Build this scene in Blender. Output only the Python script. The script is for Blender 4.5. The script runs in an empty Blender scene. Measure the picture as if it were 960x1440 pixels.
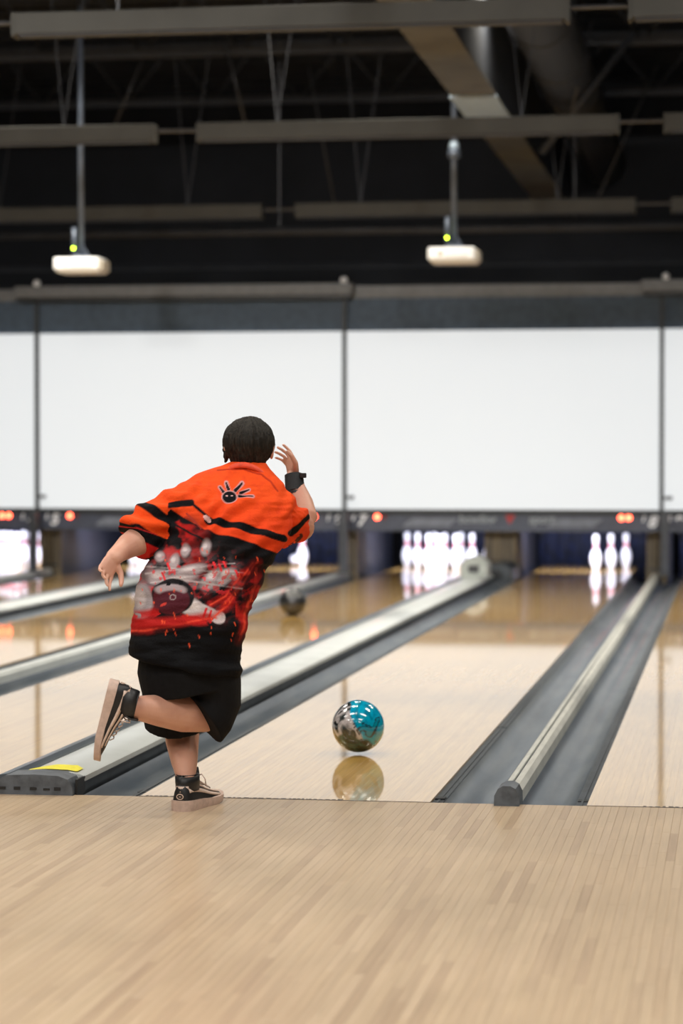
import bpy, bmesh, math, random
import numpy as np
from mathutils import Vector, Matrix, noise
random.seed(7)
S = bpy.context.scene
COL = S.collection

# ------------------------------------------------------------------ camera, world, lights, exposure
F_PX, YAW, PITCH = 3501.2, 0.1564, 0.0219
CAM = Vector((1.5897, -8.7472, 1.2228))
FW = Vector((-math.sin(YAW)*math.cos(PITCH), math.cos(YAW)*math.cos(PITCH), -math.sin(PITCH)))
RT = Vector((math.cos(YAW), math.sin(YAW), 0))
UP = RT.cross(FW)
cam = bpy.data.cameras.new('camera')
camo = bpy.data.objects.new('camera', cam); COL.objects.link(camo)
camo.matrix_world = Matrix(((RT.x, UP.x, -FW.x, CAM.x), (RT.y, UP.y, -FW.y, CAM.y), (RT.z, UP.z, -FW.z, CAM.z), (0, 0, 0, 1)))
cam.sensor_fit = 'HORIZONTAL'; cam.sensor_width = 36; cam.lens = F_PX/960*36
cam.clip_end = 200
cam.dof.use_dof = True; cam.dof.focus_distance = 8.75; cam.dof.aperture_fstop = 3.6
S.camera = camo
S.view_settings.view_transform = 'Standard'; S.view_settings.look = 'None'
S.view_settings.exposure = 0.0; S.view_settings.gamma = 1.0
w = bpy.data.worlds.new('world'); S.world = w; w.use_nodes = True
w.node_tree.nodes['Background'].inputs[0].default_value = (.5, .55, .65, 1)
w.node_tree.nodes['Background'].inputs[1].default_value = 0.02

def area(name, loc, size, power, rot=(0, 0, 0), color=(1, 1, 1), spread=180):
    l = bpy.data.lights.new(name, 'AREA'); l.shape = 'RECTANGLE'; l.size = size[0]; l.size_y = size[1]
    l.energy = power; l.color = color; l.spread = math.radians(spread)
    o = bpy.data.objects.new(name, l); COL.objects.link(o); o.location = loc; o.rotation_euler = rot
    return o
# rows of ceiling lamps over the approach and the seating behind the camera
for i, (y, pw) in enumerate([(-0.9, 66), (-4.6, 108), (-8.2, 140)]):
    for x in (-5.2, -1.4, 2.4):
        area('approach_lamp', (x, y, 4.55), (2.4, .35), pw, (0, 0, 0), (1.0, .955, .89), 150)
# unseen fill lights added to brighten lanes and front faces, all above the frame
for y, pw in ((2.6, 100), (7.2, 170), (11.6, 190)):
    for x in (-4.6, -.8, 3.0):
        area('lane_fill', (x, y, 5.2), (1.6, .3), pw, (0, 0, 0), (1.0, .93, .80), 130)
for x in (-4.2, -.6, 3.0):
    area('forward_fill', (x, -3.2, 5.1), (.9, .5), 85, (math.radians(78), 0, 0), (1.0, .98, .95), 60)
# pin deck lamps, hidden behind the masking panels, one for each lane
LW, G1, G2 = 1.0541, .5368, .5541
C18 = 0.0; C17 = -(LW+G1); C16 = C17-LW-G2; C15 = C16-LW-G1; C14 = C15-LW-G2; C19 = LW+G2
LANES = {14: C14, 15: C15, 16: C16, 17: C17, 18: C18, 19: C19}
for n, c in LANES.items():
    area('pin_deck_lamp', (c-.02, 17.45, .62), (1.0, .1), 46, (math.radians(62), 0, 0), (.76, .79, 1.0), 120)

# ------------------------------------------------------------------ helpers
def at(px, py, d):
    """world point on the sight line of a pixel at depth d metres from the lens plane"""
    return CAM + FW*d + RT*((px-480)/F_PX*d) - UP*((py-720)/F_PX*d)
def on_ground(px, py, z=0.0):
    r = FW + RT*((px-480)/F_PX) - UP*((py-720)/F_PX)
    return CAM + r*((z-CAM.z)/r.z)
def on_y(px, py, Y):
    r = FW + RT*((px-480)/F_PX) - UP*((py-720)/F_PX)
    return CAM + r*((Y-CAM.y)/r.y)

class MB:
    def __init__(s): s.v = []; s.f = []
    def add(s, vs, fs):
        b = len(s.v); s.v += [tuple(v) for v in vs]; s.f += [tuple(i+b for i in f) for f in fs]; return s
    def box(s, x0, x1, y0, y1, z0, z1, bev=0):
        if bev <= 0:
            vs = [(x, y, z) for z in (z0, z1) for y in (y0, y1) for x in (x0, x1)]
            return s.add(vs, [(0, 2, 3, 1), (4, 5, 7, 6), (0, 1, 5, 4), (2, 6, 7, 3), (0, 4, 6, 2), (1, 3, 7, 5)])
        bm = bmesh.new(); bmesh.ops.create_cube(bm, size=1)
        for v in bm.verts:
            v.co = Vector(((x0+x1)/2+v.co.x*(x1-x0), (y0+y1)/2+v.co.y*(y1-y0), (z0+z1)/2+v.co.z*(z1-z0)))
        bmesh.ops.bevel(bm, geom=bm.edges[:], offset=bev, segments=3, profile=.5, affect='EDGES')
        bm.verts.index_update()
        s.add([v.co[:] for v in bm.verts], [[v.index for v in f.verts] for f in bm.faces]); bm.free(); return s
    def prism(s, sec, y0, y1):
        """closed XZ section extruded along Y"""
        n = len(sec); vs = [(x, y0, z) for x, z in sec]+[(x, y1, z) for x, z in sec]
        fs = [(i, (i+1) % n, n+(i+1) % n, n+i) for i in range(n)]
        return s.add(vs, fs+[tuple(range(n-1, -1, -1)), tuple(range(n, 2*n))])
    def tube(s, pts, rad, n=12, ab=None, cap=True):
        """tapered tube through pts; rad: number or list of r or (ra, rb); ab: reference direction for ra"""
        pts = [Vector(p) for p in pts]; m = len(pts)
        if not isinstance(rad, (list, tuple)): rad = [rad]*m
        ts = []
        for i in range(m):
            t = (pts[min(i+1, m-1)]-pts[max(i-1, 0)]); ts.append(t.normalized())
        ref = Vector(ab) if ab else (Vector((0, 0, 1)) if abs(ts[0].z) < .9 else Vector((1, 0, 0)))
        P = list(pts); R = [r if isinstance(r, (list, tuple)) else (r, r) for r in rad]; T = list(ts)
        if cap == 'round':
            for k in (0, -1):
                p, r, t = pts[k], R[k], ts[k]*(-1 if k == 0 else 1); q = min(r)
                e = [(p+t*q*.5, (r[0]*.87, r[1]*.87), ts[k]), (p+t*q*.85, (r[0]*.5, r[1]*.5), ts[k])]
                if k == 0:
                    for x in e: P.insert(0, x[0]); R.insert(0, x[1]); T.insert(0, x[2])
                else:
                    for x in e: P.append(x[0]); R.append(x[1]); T.append(x[2])
        vs = []
        for p, r, t in zip(P, R, T):
            a = (ref-t*ref.dot(t)).normalized(); b = t.cross(a)
            for k in range(n):
                g = 2*math.pi*k/n
                vs.append(p+a*(math.cos(g)*r[0])+b*(math.sin(g)*r[1]))
        m = len(P)
        fs = [(i*n+k, i*n+(k+1) % n, (i+1)*n+(k+1) % n, (i+1)*n+k) for i in range(m-1) for k in range(n)]
        fs += [tuple(range(n-1, -1, -1)), tuple((m-1)*n+k for k in range(n))]
        return s.add(vs, fs)
    def lathe(s, prof, n=24, c=(0, 0, 0)):
        vs = []
        for r, z in prof:
            for k in range(n):
                g = 2*math.pi*k/n; vs.append((c[0]+r*math.cos(g), c[1]+r*math.sin(g), c[2]+z))
        m = len(prof)
        fs = [(i*n+k, i*n+(k+1) % n, (i+1)*n+(k+1) % n, (i+1)*n+k) for i in range(m-1) for k in range(n)]
        fs += [tuple(range(n-1, -1, -1)), tuple((m-1)*n+k for k in range(n))]
        return s.add(vs, fs)
    def sphere(s, c, r, n=20, sc=(1, 1, 1)):
        prof = [(math.sin(math.pi*i/n)*1.0+1e-5, -math.cos(math.pi*i/n)) for i in range(n+1)]
        b = MB().lathe(prof, n*2)
        return s.add([(c[0]+x*r*sc[0], c[1]+y*r*sc[1], c[2]+z*r*sc[2]) for x, y, z in b.v], b.f)
    def mesh(s, name='m'):
        me = bpy.data.meshes.new(name); me.from_pydata(s.v, [], s.f); me.validate()
        bm = bmesh.new(); bm.from_mesh(me); bmesh.ops.recalc_face_normals(bm, faces=bm.faces[:]); bm.to_mesh(me); bm.free()
        return me
    def build(s, name, mat, parent=None, smooth=False, loc=None):
        me = s.mesh(name); me.materials.append(mat)
        return obj(name, me, parent, smooth, loc)

def obj(name, me, parent=None, smooth=False, loc=None):
    o = bpy.data.objects.new(name, me); COL.objects.link(o)
    if smooth and me is not None:
        me.shade_smooth() if smooth is True else me.set_sharp_from_angle(angle=smooth)
    if parent: o.parent = parent
    if loc: o.location = loc
    return o
def empty(name, loc=(0, 0, 0), rz=0):
    o = bpy.data.objects.new(name, None); COL.objects.link(o); o.location = loc; o.rotation_euler = (0, 0, rz)
    o.empty_display_size = .1; return o
def tag(o, label=None, cat=None, group=None, kind=None):
    for k, v in (('label', label), ('category', cat), ('group', group), ('kind', kind)):
        if v: o[k] = v
    return o
def copy_tree(o, parent=None):
    c = o.copy(); COL.objects.link(c)
    if parent: c.parent = parent
    for ch in [x for x in KIDS.get(o.name, [])]: copy_tree(ch, c)
    return c
KIDS = {}
def smooth_angle(o, deg=35):
    me = o.data; me.shade_smooth(); me.set_sharp_from_angle(angle=math.radians(deg)); return o

# ------------------------------------------------------------------ materials
def mat(name, color, rough=.6, metal=0, emit=None, estr=1, coat=0, coat_rough=.03, spec=.5, noise_amt=0, nscale=20, bump=0, bscale=80, stretch=None, c2=None, sheen=0):
    m = bpy.data.materials.new(name); m.use_nodes = True; nt = m.node_tree; N = nt.nodes; L = nt.links
    b = N['Principled BSDF']; b.inputs['Base Color'].default_value = (*color, 1); b.inputs['Roughness'].default_value = rough
    b.inputs['Metallic'].default_value = metal; b.inputs['Coat Weight'].default_value = coat; b.inputs['Coat Roughness'].default_value = coat_rough
    b.inputs['Specular IOR Level'].default_value = spec; b.inputs['Sheen Weight'].default_value = sheen
    if emit: b.inputs['Emission Color'].default_value = (*emit, 1); b.inputs['Emission Strength'].default_value = estr
    if noise_amt or bump:
        tc = N.new('ShaderNodeTexCoord'); mp = N.new('ShaderNodeMapping'); L.new(tc.outputs['Object'], mp.inputs[0])
        if stretch: mp.inputs['Scale'].default_value = stretch
    if noise_amt:
        n = N.new('ShaderNodeTexNoise'); n.inputs['Scale'].default_value = nscale; n.inputs['Detail'].default_value = 5
        L.new(mp.outputs[0], n.inputs[0])
        mx = N.new('ShaderNodeMix'); mx.data_type = 'RGBA'
        cc = c2 or tuple(x*(1-noise_amt) for x in color)
        mx.inputs[6].default_value = (*color, 1); mx.inputs[7].default_value = (*cc, 1)
        rp = N.new('ShaderNodeValToRGB'); rp.color_ramp.elements[0].position = .4; rp.color_ramp.elements[1].position = .65
        L.new(n.outputs[0], rp.inputs[0]); L.new(rp.outputs[0], mx.inputs[0]); L.new(mx.outputs[2], b.inputs['Base Color'])
    if bump:
        n2 = N.new('ShaderNodeTexNoise'); n2.inputs['Scale'].default_value = bscale; n2.inputs['Detail'].default_value = 3
        L.new(mp.outputs[0], n2.inputs[0]); bp = N.new('ShaderNodeBump'); bp.inputs['Strength'].default_value = bump; bp.inputs['Distance'].default_value = .004
        L.new(n2.outputs[0], bp.inputs['Height']); L.new(bp.outputs[0], b.inputs['Normal'])
    return m

def wood(name, cols, rough, coat, coat_rough=.05, grain=.25, spec=.5, strips=None):
    """boards: tone varies per piece (object random + island random), fine grain along Y"""
    m = bpy.data.materials.new(name); m.use_nodes = True; nt = m.node_tree; N = nt.nodes; L = nt.links
    b = N['Principled BSDF']; b.inputs['Roughness'].default_value = rough; b.inputs['Coat Weight'].default_value = coat
    b.inputs['Coat Roughness'].default_value = coat_rough; b.inputs['Specular IOR Level'].default_value = spec
    oi = N.new('ShaderNodeObjectInfo'); ge = N.new('ShaderNodeNewGeometry')
    ad = N.new('ShaderNodeMath'); ad.operation = 'ADD'; L.new(oi.outputs['Random'], ad.inputs[0]); L.new(ge.outputs['Random Per Island'], ad.inputs[1])
    fr = N.new('ShaderNodeMath'); fr.operation = 'FRACT'; L.new(ad.outputs[0], fr.inputs[0])
    rp = N.new('ShaderNodeValToRGB'); e = rp.color_ramp.elements
    e[0].position = 0; e[0].color = (*cols[0], 1); e[1].position = 1; e[1].color = (*cols[-1], 1)
    for i, c in enumerate(cols[1:-1]):
        k = e.new((i+1)/(len(cols)-1)); k.color = (*c, 1)
    L.new(fr.outputs[0], rp.inputs[0])
    mp = N.new('ShaderNodeMapping'); mp.inputs['Scale'].default_value = (90, 3.2, 1); L.new(ge.outputs['Position'], mp.inputs[0])
    n = N.new('ShaderNodeTexNoise'); n.inputs['Scale'].default_value = 1; n.inputs['Detail'].default_value = 6; L.new(mp.outputs[0], n.inputs[0])
    n2 = N.new('ShaderNodeTexNoise'); n2.inputs['Scale'].default_value = 1.3; n2.inputs['Detail'].default_value = 3; L.new(ge.outputs['Position'], n2.inputs[0])
    mr = N.new('ShaderNodeMapRange'); mr.inputs[3].default_value = 1+grain*.5; mr.inputs[4].default_value = 1-grain; mr.inputs[1].default_value = .3; mr.inputs[2].default_value = .75
    L.new(n.outputs[0], mr.inputs[0])
    mr2 = N.new('ShaderNodeMapRange'); mr2.inputs[3].default_value = 1.05; mr2.inputs[4].default_value = .92; mr2.inputs[1].default_value = .35; mr2.inputs[2].default_value = .65
    L.new(n2.outputs[0], mr2.inputs[0])
    mu = N.new('ShaderNodeMath'); mu.operation = 'MULTIPLY'; L.new(mr.outputs[0], mu.inputs[0]); L.new(mr2.outputs[0], mu.inputs[1])
    vm = N.new('ShaderNodeVectorMath'); vm.operation = 'SCALE'; L.new(rp.outputs[0], vm.inputs[0]); L.new(mu.outputs[0], vm.inputs['Scale'])
    L.new(vm.outputs[0], b.inputs['Base Color'])
    return m

M = {}
M['approach'] = wood('approach_maple', [(.47, .345, .225), (.50, .375, .25), (.485, .36, .235), (.53, .40, .27), (.41, .295, .195), (.515, .39, .26), (.49, .365, .24), (.505, .38, .25)], .36, .3, .2, .13, .4)
M['lane'] = wood('lane_maple', [(.60, .35, .085), (.65, .39, .105), (.56, .32, .075), (.66, .40, .11), (.61, .36, .09)], .35, 1.0, .045, .2, .5)
M['gutter'] = mat('gutter_plastic', (.050, .068, .09), .34, noise_amt=.5, nscale=3, stretch=(6, .7, 1), c2=(.095, .112, .13), bump=.25, bscale=5, coat=.22, coat_rough=.12, spec=.35)
M['gutter_edge'] = mat('gutter_edge', (.045, .055, .065), .4, noise_amt=.4, nscale=9)
M['cap_beige'] = mat('divider_beige', (.56, .56, .51), .35, noise_amt=.2, nscale=6, stretch=(8, 1, 1))
M['cap_white'] = mat('return_cap', (.58, .61, .60), .3, noise_amt=.12, nscale=5, coat=.3, coat_rough=.1)
M['end_grey'] = mat('end_cap_grey', (.10, .115, .135), .45, noise_amt=.4, nscale=25, bump=.3, bscale=40)
M['black'] = mat('black_plastic', (.012, .013, .015), .45, noise_amt=.2, nscale=10)
M['joint'] = mat('joint_line', (.07, .055, .05), .7, noise_amt=.3, nscale=90)
M['yellow'] = mat('yellow_sticker', (.80, .72, .03), .45, noise_amt=.15, nscale=60)
M['screen'] = mat('lit_projection_screen', (.30, .31, .32), .8, emit=(.935, .975, 1.0), estr=.675, noise_amt=.02, nscale=3)
M['frame'] = mat('screen_frame', (.035, .04, .045), .5, noise_amt=.2, nscale=8)
M['header'] = mat('header_panel', (.060, .095, .145), .6, noise_amt=.25, nscale=12)
M['housing'] = mat('roller_housing', (.16, .165, .17), .5, noise_amt=.15, nscale=12)
M['mask'] = mat('masking_panel', (.055, .065, .10), .4, noise_amt=.2, nscale=10)
M['mask_swoosh'] = mat('mask_grey_print', (.17, .19, .24), .5, noise_amt=.2, nscale=10)
M['mask_text'] = mat('mask_white_print', (.9, .92, .97), .5, noise_amt=.05)
M['mask_logo'] = mat('mask_grey_logo', (.24, .27, .30), .5, noise_amt=.05)
M['mask_red'] = mat('mask_red_print', (.45, .02, .02), .5, noise_amt=.1)
M['led_red'] = mat('red_indicator_lit', (.6, .02, .01), .4, emit=(1, .10, .045), estr=14)
M['led_off'] = mat('red_indicator_unlit', (.20, .01, .01), .3, noise_amt=.1)
M['led_green'] = mat('green_indicator_lit', (.3, .6, .02), .4, emit=(.50, .75, .02), estr=22)
M['navy'] = mat('pit_curtain', (.002, .003, .010), .8, noise_amt=.6, nscale=14, c2=(.003, .008, .036))
M['kick'] = mat('kickback_wood', (.20, .145, .075), .5, noise_amt=.55, nscale=9, stretch=(5, 1, .4), bump=.2)
M['kick_side'] = mat('kickback_side', (.008, .010, .020), .6, noise_amt=.3, nscale=9)
M['post'] = mat('support_post', (.05, .055, .065), .4, noise_amt=.3, nscale=12, metal=.3)
M['pin'] = mat('pin_plastic', (.90, .90, .92), .22, coat=.5, noise_amt=.04, nscale=30)
M['pin_red'] = mat('pin_red_stripe', (.75, .03, .06), .3, noise_amt=.1, nscale=40)
M['ceil'] = mat('ceiling_deck', (.022, .025, .032), .8, noise_amt=.4, nscale=2)
M['wall'] = mat('dark_wall', (.008, .009, .012), .85, noise_amt=.3, nscale=2)
M['purlin'] = mat('roof_joist', (.024, .026, .032), .7, noise_amt=.3, nscale=5)
M['beam'] = mat('boxed_beam', (.078, .075, .068), .75, noise_amt=.35, nscale=2.5)  # light from the lanes below put into the underside's paler colour
M['beam_side_shaded'] = mat('beam_side_shaded', (.025, .03, .042), .7, noise_amt=.3, nscale=3)  # darker copy for the beam's sides, shade put into the colour
M['duct'] = mat('dark_duct_steel', (.012, .014, .022), .7, noise_amt=.3, nscale=3)
M['plate'] = mat('pale_steel_plate', (.38, .47, .56), .4, metal=.2, noise_amt=.15)
M['fix'] = mat('lamp_housing', (.068, .066, .059), .75, spec=.2, noise_amt=.12, nscale=4)
M['wire'] = mat('steel_wire', (.075, .075, .08), .4, metal=.6, noise_amt=.2)
M['pole'] = mat('projector_pole', (.10, .12, .16), .4, metal=.4, noise_amt=.2, nscale=12)
M['proj'] = mat('projector_case', (.85, .86, .88), .4, noise_amt=.05, nscale=12)
M['projlow'] = mat('projector_underside', (.50, .45, .37), .5, noise_amt=.1)
M['vent'] = mat('grille_dark', (.05, .05, .055), .5, noise_amt=.2)
M['lens'] = mat('lens_glass', (.02, .03, .08), .05, coat=1, noise_amt=.1)
M['floorbase'] = mat('subfloor', (.03, .03, .03), .8, noise_amt=.3)
M['box_white'] = mat('return_housing', (.42, .45, .42), .4, noise_amt=.25, nscale=18)
M['fblack'] = mat('black_ball', (.008, .009, .011), .3, coat=.35, noise_amt=.4, nscale=12, c2=(.02, .022, .026))

# ------------------------------------------------------------------ the setting
X0, X1, Y0, Y1, ZC = -9.5, 5.5, -12.5, 23.0, 6.0
tag(MB().box(X0, X1, 0.0, Y1, -.30, -.20).build('floor', M['floorbase']), kind='structure')
tag(MB().box(X0, X1, Y1, Y1+.15, -.3, ZC).build('wall_back', M['wall']), kind='structure')
tag(MB().box(X0-.15, X0, Y0, Y1, -.3, ZC).build('wall_left', M['wall']), kind='structure')
tag(MB().box(X1, X1+.15, Y0, Y1, -.3, ZC).build('wall_right', M['wall']), kind='structure')
tag(MB().box(X0, X1, Y0-.15, Y0, -.3, ZC).build('wall_front', M['wall']), kind='structure')
c = MB(); c.box(X0, X1, Y0, Y1, ZC+.05, ZC+.2)
for i in range(75):                                          # corrugated steel deck
    y = Y0+.5+i*.47
    c.prism([(X0, 0), (X0, 0)], 0, 0) if False else c.box(X0, X1, y, y+.22, ZC, ZC+.06)
tag(c.build('ceiling', M['ceil']), kind='structure')

# approach floor, boards laid along the lanes
app = tag(MB().box(X0, X1, Y0, -.004, -.30, -.021).build('floor', M['joint']), kind='structure')
BW = .0273
lens_ = [.42, .55, .7, .86, 1.1]
def board_mb(mb, x, y, ln, w_=BW, t=.02, g=.00018, z=0, c_=.0006):
    x0, x1, y0, y1 = x+g, x+w_-g, y+g, y+ln-g
    vs = [(x0, y0, z-t), (x1, y0, z-t), (x1, y1, z-t), (x0, y1, z-t), (x0, y0, z-c_), (x1, y0, z-c_), (x1, y1, z-c_), (x0, y1, z-c_),
          (x0+c_, y0+c_, z), (x1-c_, y0+c_, z), (x1-c_, y1-c_, z), (x0+c_, y1-c_, z)]
    fs = [(0, 1, 5, 4), (1, 2, 6, 5), (2, 3, 7, 6), (3, 0, 4, 7), (4, 5, 9, 8), (5, 6, 10, 9), (6, 7, 11, 10), (7, 4, 8, 11), (8, 9, 10, 11)]
    return mb.add(vs, fs)
bmesh_cache = {}
for ln in lens_:
    me = board_mb(MB(), 0, 0, ln).mesh('board'); me.materials.append(M['approach']); bmesh_cache[ln] = me
rest = MB(); cand = []
nb = int((X1-X0-.1)/BW)
for i in range(nb):
    x = X0+.05+i*BW; y = -.006
    first = True
    while y > -7.0:
        ln = random.choice(lens_)
        yy = y-ln
        if first: ln2 = ln*random.uniform(.3, 1)
        else: ln2 = ln
        first_cut = first; first = False
        if first_cut:
            board_z = board_mb; yy = y-ln2
            cand.append((x, yy, ln2, None)); y = yy; continue
        cand.append((x, yy, ln, ln)); y = yy
def vis_size(x, y, ln):
    p = Vector((x, y+ln/2, 0))-CAM; d = p.dot(FW)
    if d < 1: return 0
    u = p.dot(RT)/d*F_PX+480; 
    q = Vector((x, y+ln, 0))-CAM; vtop = 720-q.dot(UP)/q.dot(FW)*F_PX
    if u < -20 or u > 980 or vtop > 1440: return 0
    return (ln/d)*(1/d)
cand.sort(key=lambda k: -vis_size(k[0], k[1], k[2]))
nind = 0
for (x, y, ln, key) in cand:
    if nind < 300 and vis_size(x, y, ln) > 0:
        if key: me = bmesh_cache[key]
        else:
            me = board_mb(MB(), 0, 0, ln).mesh('board'); me.materials.append(M['approach'])
        obj('board', me, app, loc=(x, y, 0)); nind += 1
    else: board_mb(rest, x, y, ln)
tag(rest.build('board', M['approach'], app), kind='stuff')
# far strip of approach behind the camera
MB().box(X0, X1, Y0, -8.3, -.02, 0).build('seating_floor', M['approach'], app)

# ------------------------------------------------------------------ lanes
LANE_END = 19.35
lane_desc = {18: ('bowling lane under the rolling teal ball, three pins left standing at its end', True),
             17: ('bowling lane behind the bowler with the black ball rolling and a full rack', True),
             19: ('strip of bowling lane at the right edge of the photo', True),
             16: ('bowling lane ending in one standing pin and one fallen pin', False),
             15: ('bowling lane whose pins show under the bowler\'s left sleeve', False),
             14: ('farthest left bowling lane with a full rack behind a grey post', False)}
mlane = board_mb(MB(), 0, 0, LANE_END, w_=LW/39, t=.03, g=.00004, c_=.0002).mesh('board'); mlane.materials.append(M['lane'])
for n, c in LANES.items():
    root = MB().box(c-LW/2+.004, c+LW/2-.004, .004, LANE_END-.01, -.15, -.031).build('bowling_lane', M['joint'])
    tag(root, lane_desc[n][0], 'lane', 'bowling lanes')
    if lane_desc[n][1]:
        for k in range(39):
            obj('board', mlane, root, loc=(c-LW/2+k*LW/39, .004, 0))
    else:
        r = MB()
        for k in range(39): board_mb(r, c-LW/2+k*LW/39, .004, LANE_END, LW/39, .03, .00004, 0, .0002)
        tag(r.build('board', M['lane'], root), kind='stuff')

# foul line: thin strip across the lane heads with worn print
for n in (17, 18, 19):
    c = LANES[n]
    f = MB().box(c-LW/2, c+LW/2, -.0055, .0035, -.01, .0008).build('foul_line', M['joint'])
    tag(f, {17: 'thin dark foul line at the head of the lane left of the bowler', 18: 'thin dark foul line beside the bowler\'s planted shoe', 19: 'thin dark foul line at the right edge of the photo'}[n], 'foul line', 'foul lines')
    mk = MB(); x = c-LW/2+.02
    rr = random.Random(n)
    while x < c+LW/2-.03 and n != 17:
        wd = rr.uniform(.006, .02)
        if (n == 18 and (x < c+.2)) or (n == 19 and x > c-LW/2+.18): mk.box(x, x+wd, .006, .006+rr.uniform(.008, .022), 0, .0006)
        x += wd+rr.uniform(.003, .012)
    if mk.v: tag(mk.build('worn_lettering', M['joint'], f), kind='stuff')

# ------------------------------------------------------------------ gutters and dividers between lanes
def gutter(x0, x1, lip_left, label, end=16.9):
    """channel seen from above; lip on the lane side"""
    n = 12; w_ = x1-x0; lip = .042
    a, b = (x0+lip, x1-.004) if lip_left else (x0+.004, x1-lip)
    prof = [(a+(b-a)*i/n, -.012-.062*math.sin(math.pi*i/n)**.55) for i in range(n+1)]
    sec = prof+[(b, -.10), (a, -.10)]
    g = MB().prism(sec, 0.0, end).build('gutter', M['gutter'], None); smooth_angle(g, 40)
    tag(g, label, 'gutter', 'gutters beside the lanes')
    # lane-side edge strips in lengths, proud and slightly uneven
    ex0, ex1 = (x0, x0+lip) if lip_left else (x1-lip, x1)
    y = 0.0; rr = random.Random(int(x0*100))
    while y < end-.1:
        L_ = min(2.35+rr.uniform(-.2, .2), end-y)
        e = MB(); zz = -.006+rr.uniform(-.002, .002)
        e.box(ex0, ex1, y+.004, y+L_-.004, -.05, zz)
        m_ = (ex0+ex1)/2
        e.box(m_-.004, m_+.004, y+.004, y+L_-.004, zz, zz+.003)
        e.build('edge_strip', M['gutter_edge'], g); y += L_
    # dark gap at the head
    MB().box(ex0+.004, ex1-.002, .12, .17, -.012, -.002).build('clip', M['black'], g)
    return g
def narrow_divider(xc, names, label, cap_mat='cap_beige'):
    gutter(xc-G2/2, xc-.035, True, names[0]); gutter(xc+.035, xc+G2/2, False, names[1])
    root = empty('lane_divider', (xc, 0, -.1)); tag(root, label, 'divider', 'dividers between lanes')
    hw = .040
    sec = [(-hw, .06), (-hw*.95, .128), (-hw*.6, .146), (-hw*.12, .150), (-.003, .144), (.003, .144), (hw*.12, .150), (hw*.6, .146), (hw*.95, .128), (hw, .06)]
    smooth_angle(MB().prism(sec, .06, 16.85).build('ridge_cap', M[cap_mat], root))
    MB().box(-.004, .004, .07, 16.85, .14, .1455).build('groove_line', M['gutter_edge'], root)
    e = MB().prism([(-.044, .085), (-.043, .135), (-.030, .160), (-.012, .170), (.014, .170), (.032, .160), (.044, .135), (.045, .085)], -.055, .10)
    o = e.build('end_cap', M['end_grey'], root); smooth_angle(o)
    MB().box(-.03, .03, -.01, .02, 0, .09).build('end_foot', M['gutter_edge'], root)
    return root
def wide_divider(xl, label, names, sticker=False):
    """xl: right edge of the lane on its left; holds the ball return track"""
    xr = xl+G1
    gutter(xr-.235, xr, False, names)
    root = empty('ball_return_track', (xl, 0, -.1)); tag(root, label, 'ball return', 'ball return tracks between lanes')
    # folded side rail on the left
    rail = [(.004, .02), (.004, .150), (.014, .168), (.045, .172), (.060, .160), (.064, .145), (.066, .02)]
    smooth_angle(MB().prism(rail, .0, 16.85).build('side_rail', M['gutter'], root))
    MB().box(.064, .076, .0, 16.85, .05, .140).build('rail_slot', M['black'], root)
    cap = [(.072, .142), (.076, .158), (.10, .168), (.16, .172), (.235, .170), (.292, .160), (.304, .154), (.306, .136), (.298, .136), (.296, .148), (.08, .148)]
    smooth_angle(MB().prism(cap, .10, 15.8).build('track_cover', M['cap_white'], root))
    MB().box(.076, .290, .12, 15.8, -.02, .134).build('track_body', M['gutter_edge'], root)
    e = MB().prism([(.003, .085), (.003, .115), (.012, .150), (.045, .170), (.15, .174), (.24, .170), (.275, .158), (.293, .13), (.296, .085)], -.03, .12)
    o = e.build('end_cap', M['end_grey'], root); smooth_angle(o)
    for hx in (.035, .09, .15, .20, .24):
        MB().box(hx-.014, hx+.010, -.0325, -.028, .118, .124+random.random()*.006).build('screw_slot', M['black'], root)
    MB().box(.2965, .305, -.0, .11, .05, .155).build('cover_latch', M['black'], root)
    if sticker:
        st = [(.085, .1685), (.125, .1722), (.16, .1735), (.235, .1715), (.27, .1662)]
        vs = []
        for i, (x, z) in enumerate(st):
            t = (x-.085)/.185; vs += [(x, .125, z+.002), (x, .125+.02+.14*math.sin(t*2.6), z+.002)]
        MB().add(vs, [(2*i, 2*i+2, 2*i+3, 2*i+1) for i in range(len(st)-1)]).build('sticker', M['yellow'], root)
    return root
e18 = LW/2; xr17 = C17+LW/2; xr16 = C16+LW/2; xr15 = C15+LW/2; xr14 = C14+LW/2
narrow_divider(e18+G2/2, ('gutter between the teal ball\'s lane and the narrow beige ridge', 'gutter right of the narrow beige ridge, scuffed grey'), 'narrow beige lane divider with rounded grey end cap, right foreground')
wide_divider(xr17, 'wide pale ball return cover with yellow sticker behind the bowler\'s legs', 'slate gutter passing behind the bowler\'s planted leg', True)
narrow_divider(xr16+G2/2, ('gutter on the far side of the pale ridge behind the bowler\'s hip', 'slate gutter on the near side of the pale ridge left of the bowler\'s hip'), 'narrow pale lane divider reaching the bowler\'s hip from the left edge', 'cap_white')
wide_divider(xr15, 'wide pale ball return cover passing behind the bowler\'s hanging hand', 'grey gutter just below the bowler\'s hanging hand')
narrow_divider(xr14+G2/2, ('gutter left of the farthest left ridge, under the pins', 'gutter right of the farthest left ridge'), 'farthest left lane divider under the full rack\'s grey post', 'cap_white')
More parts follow.
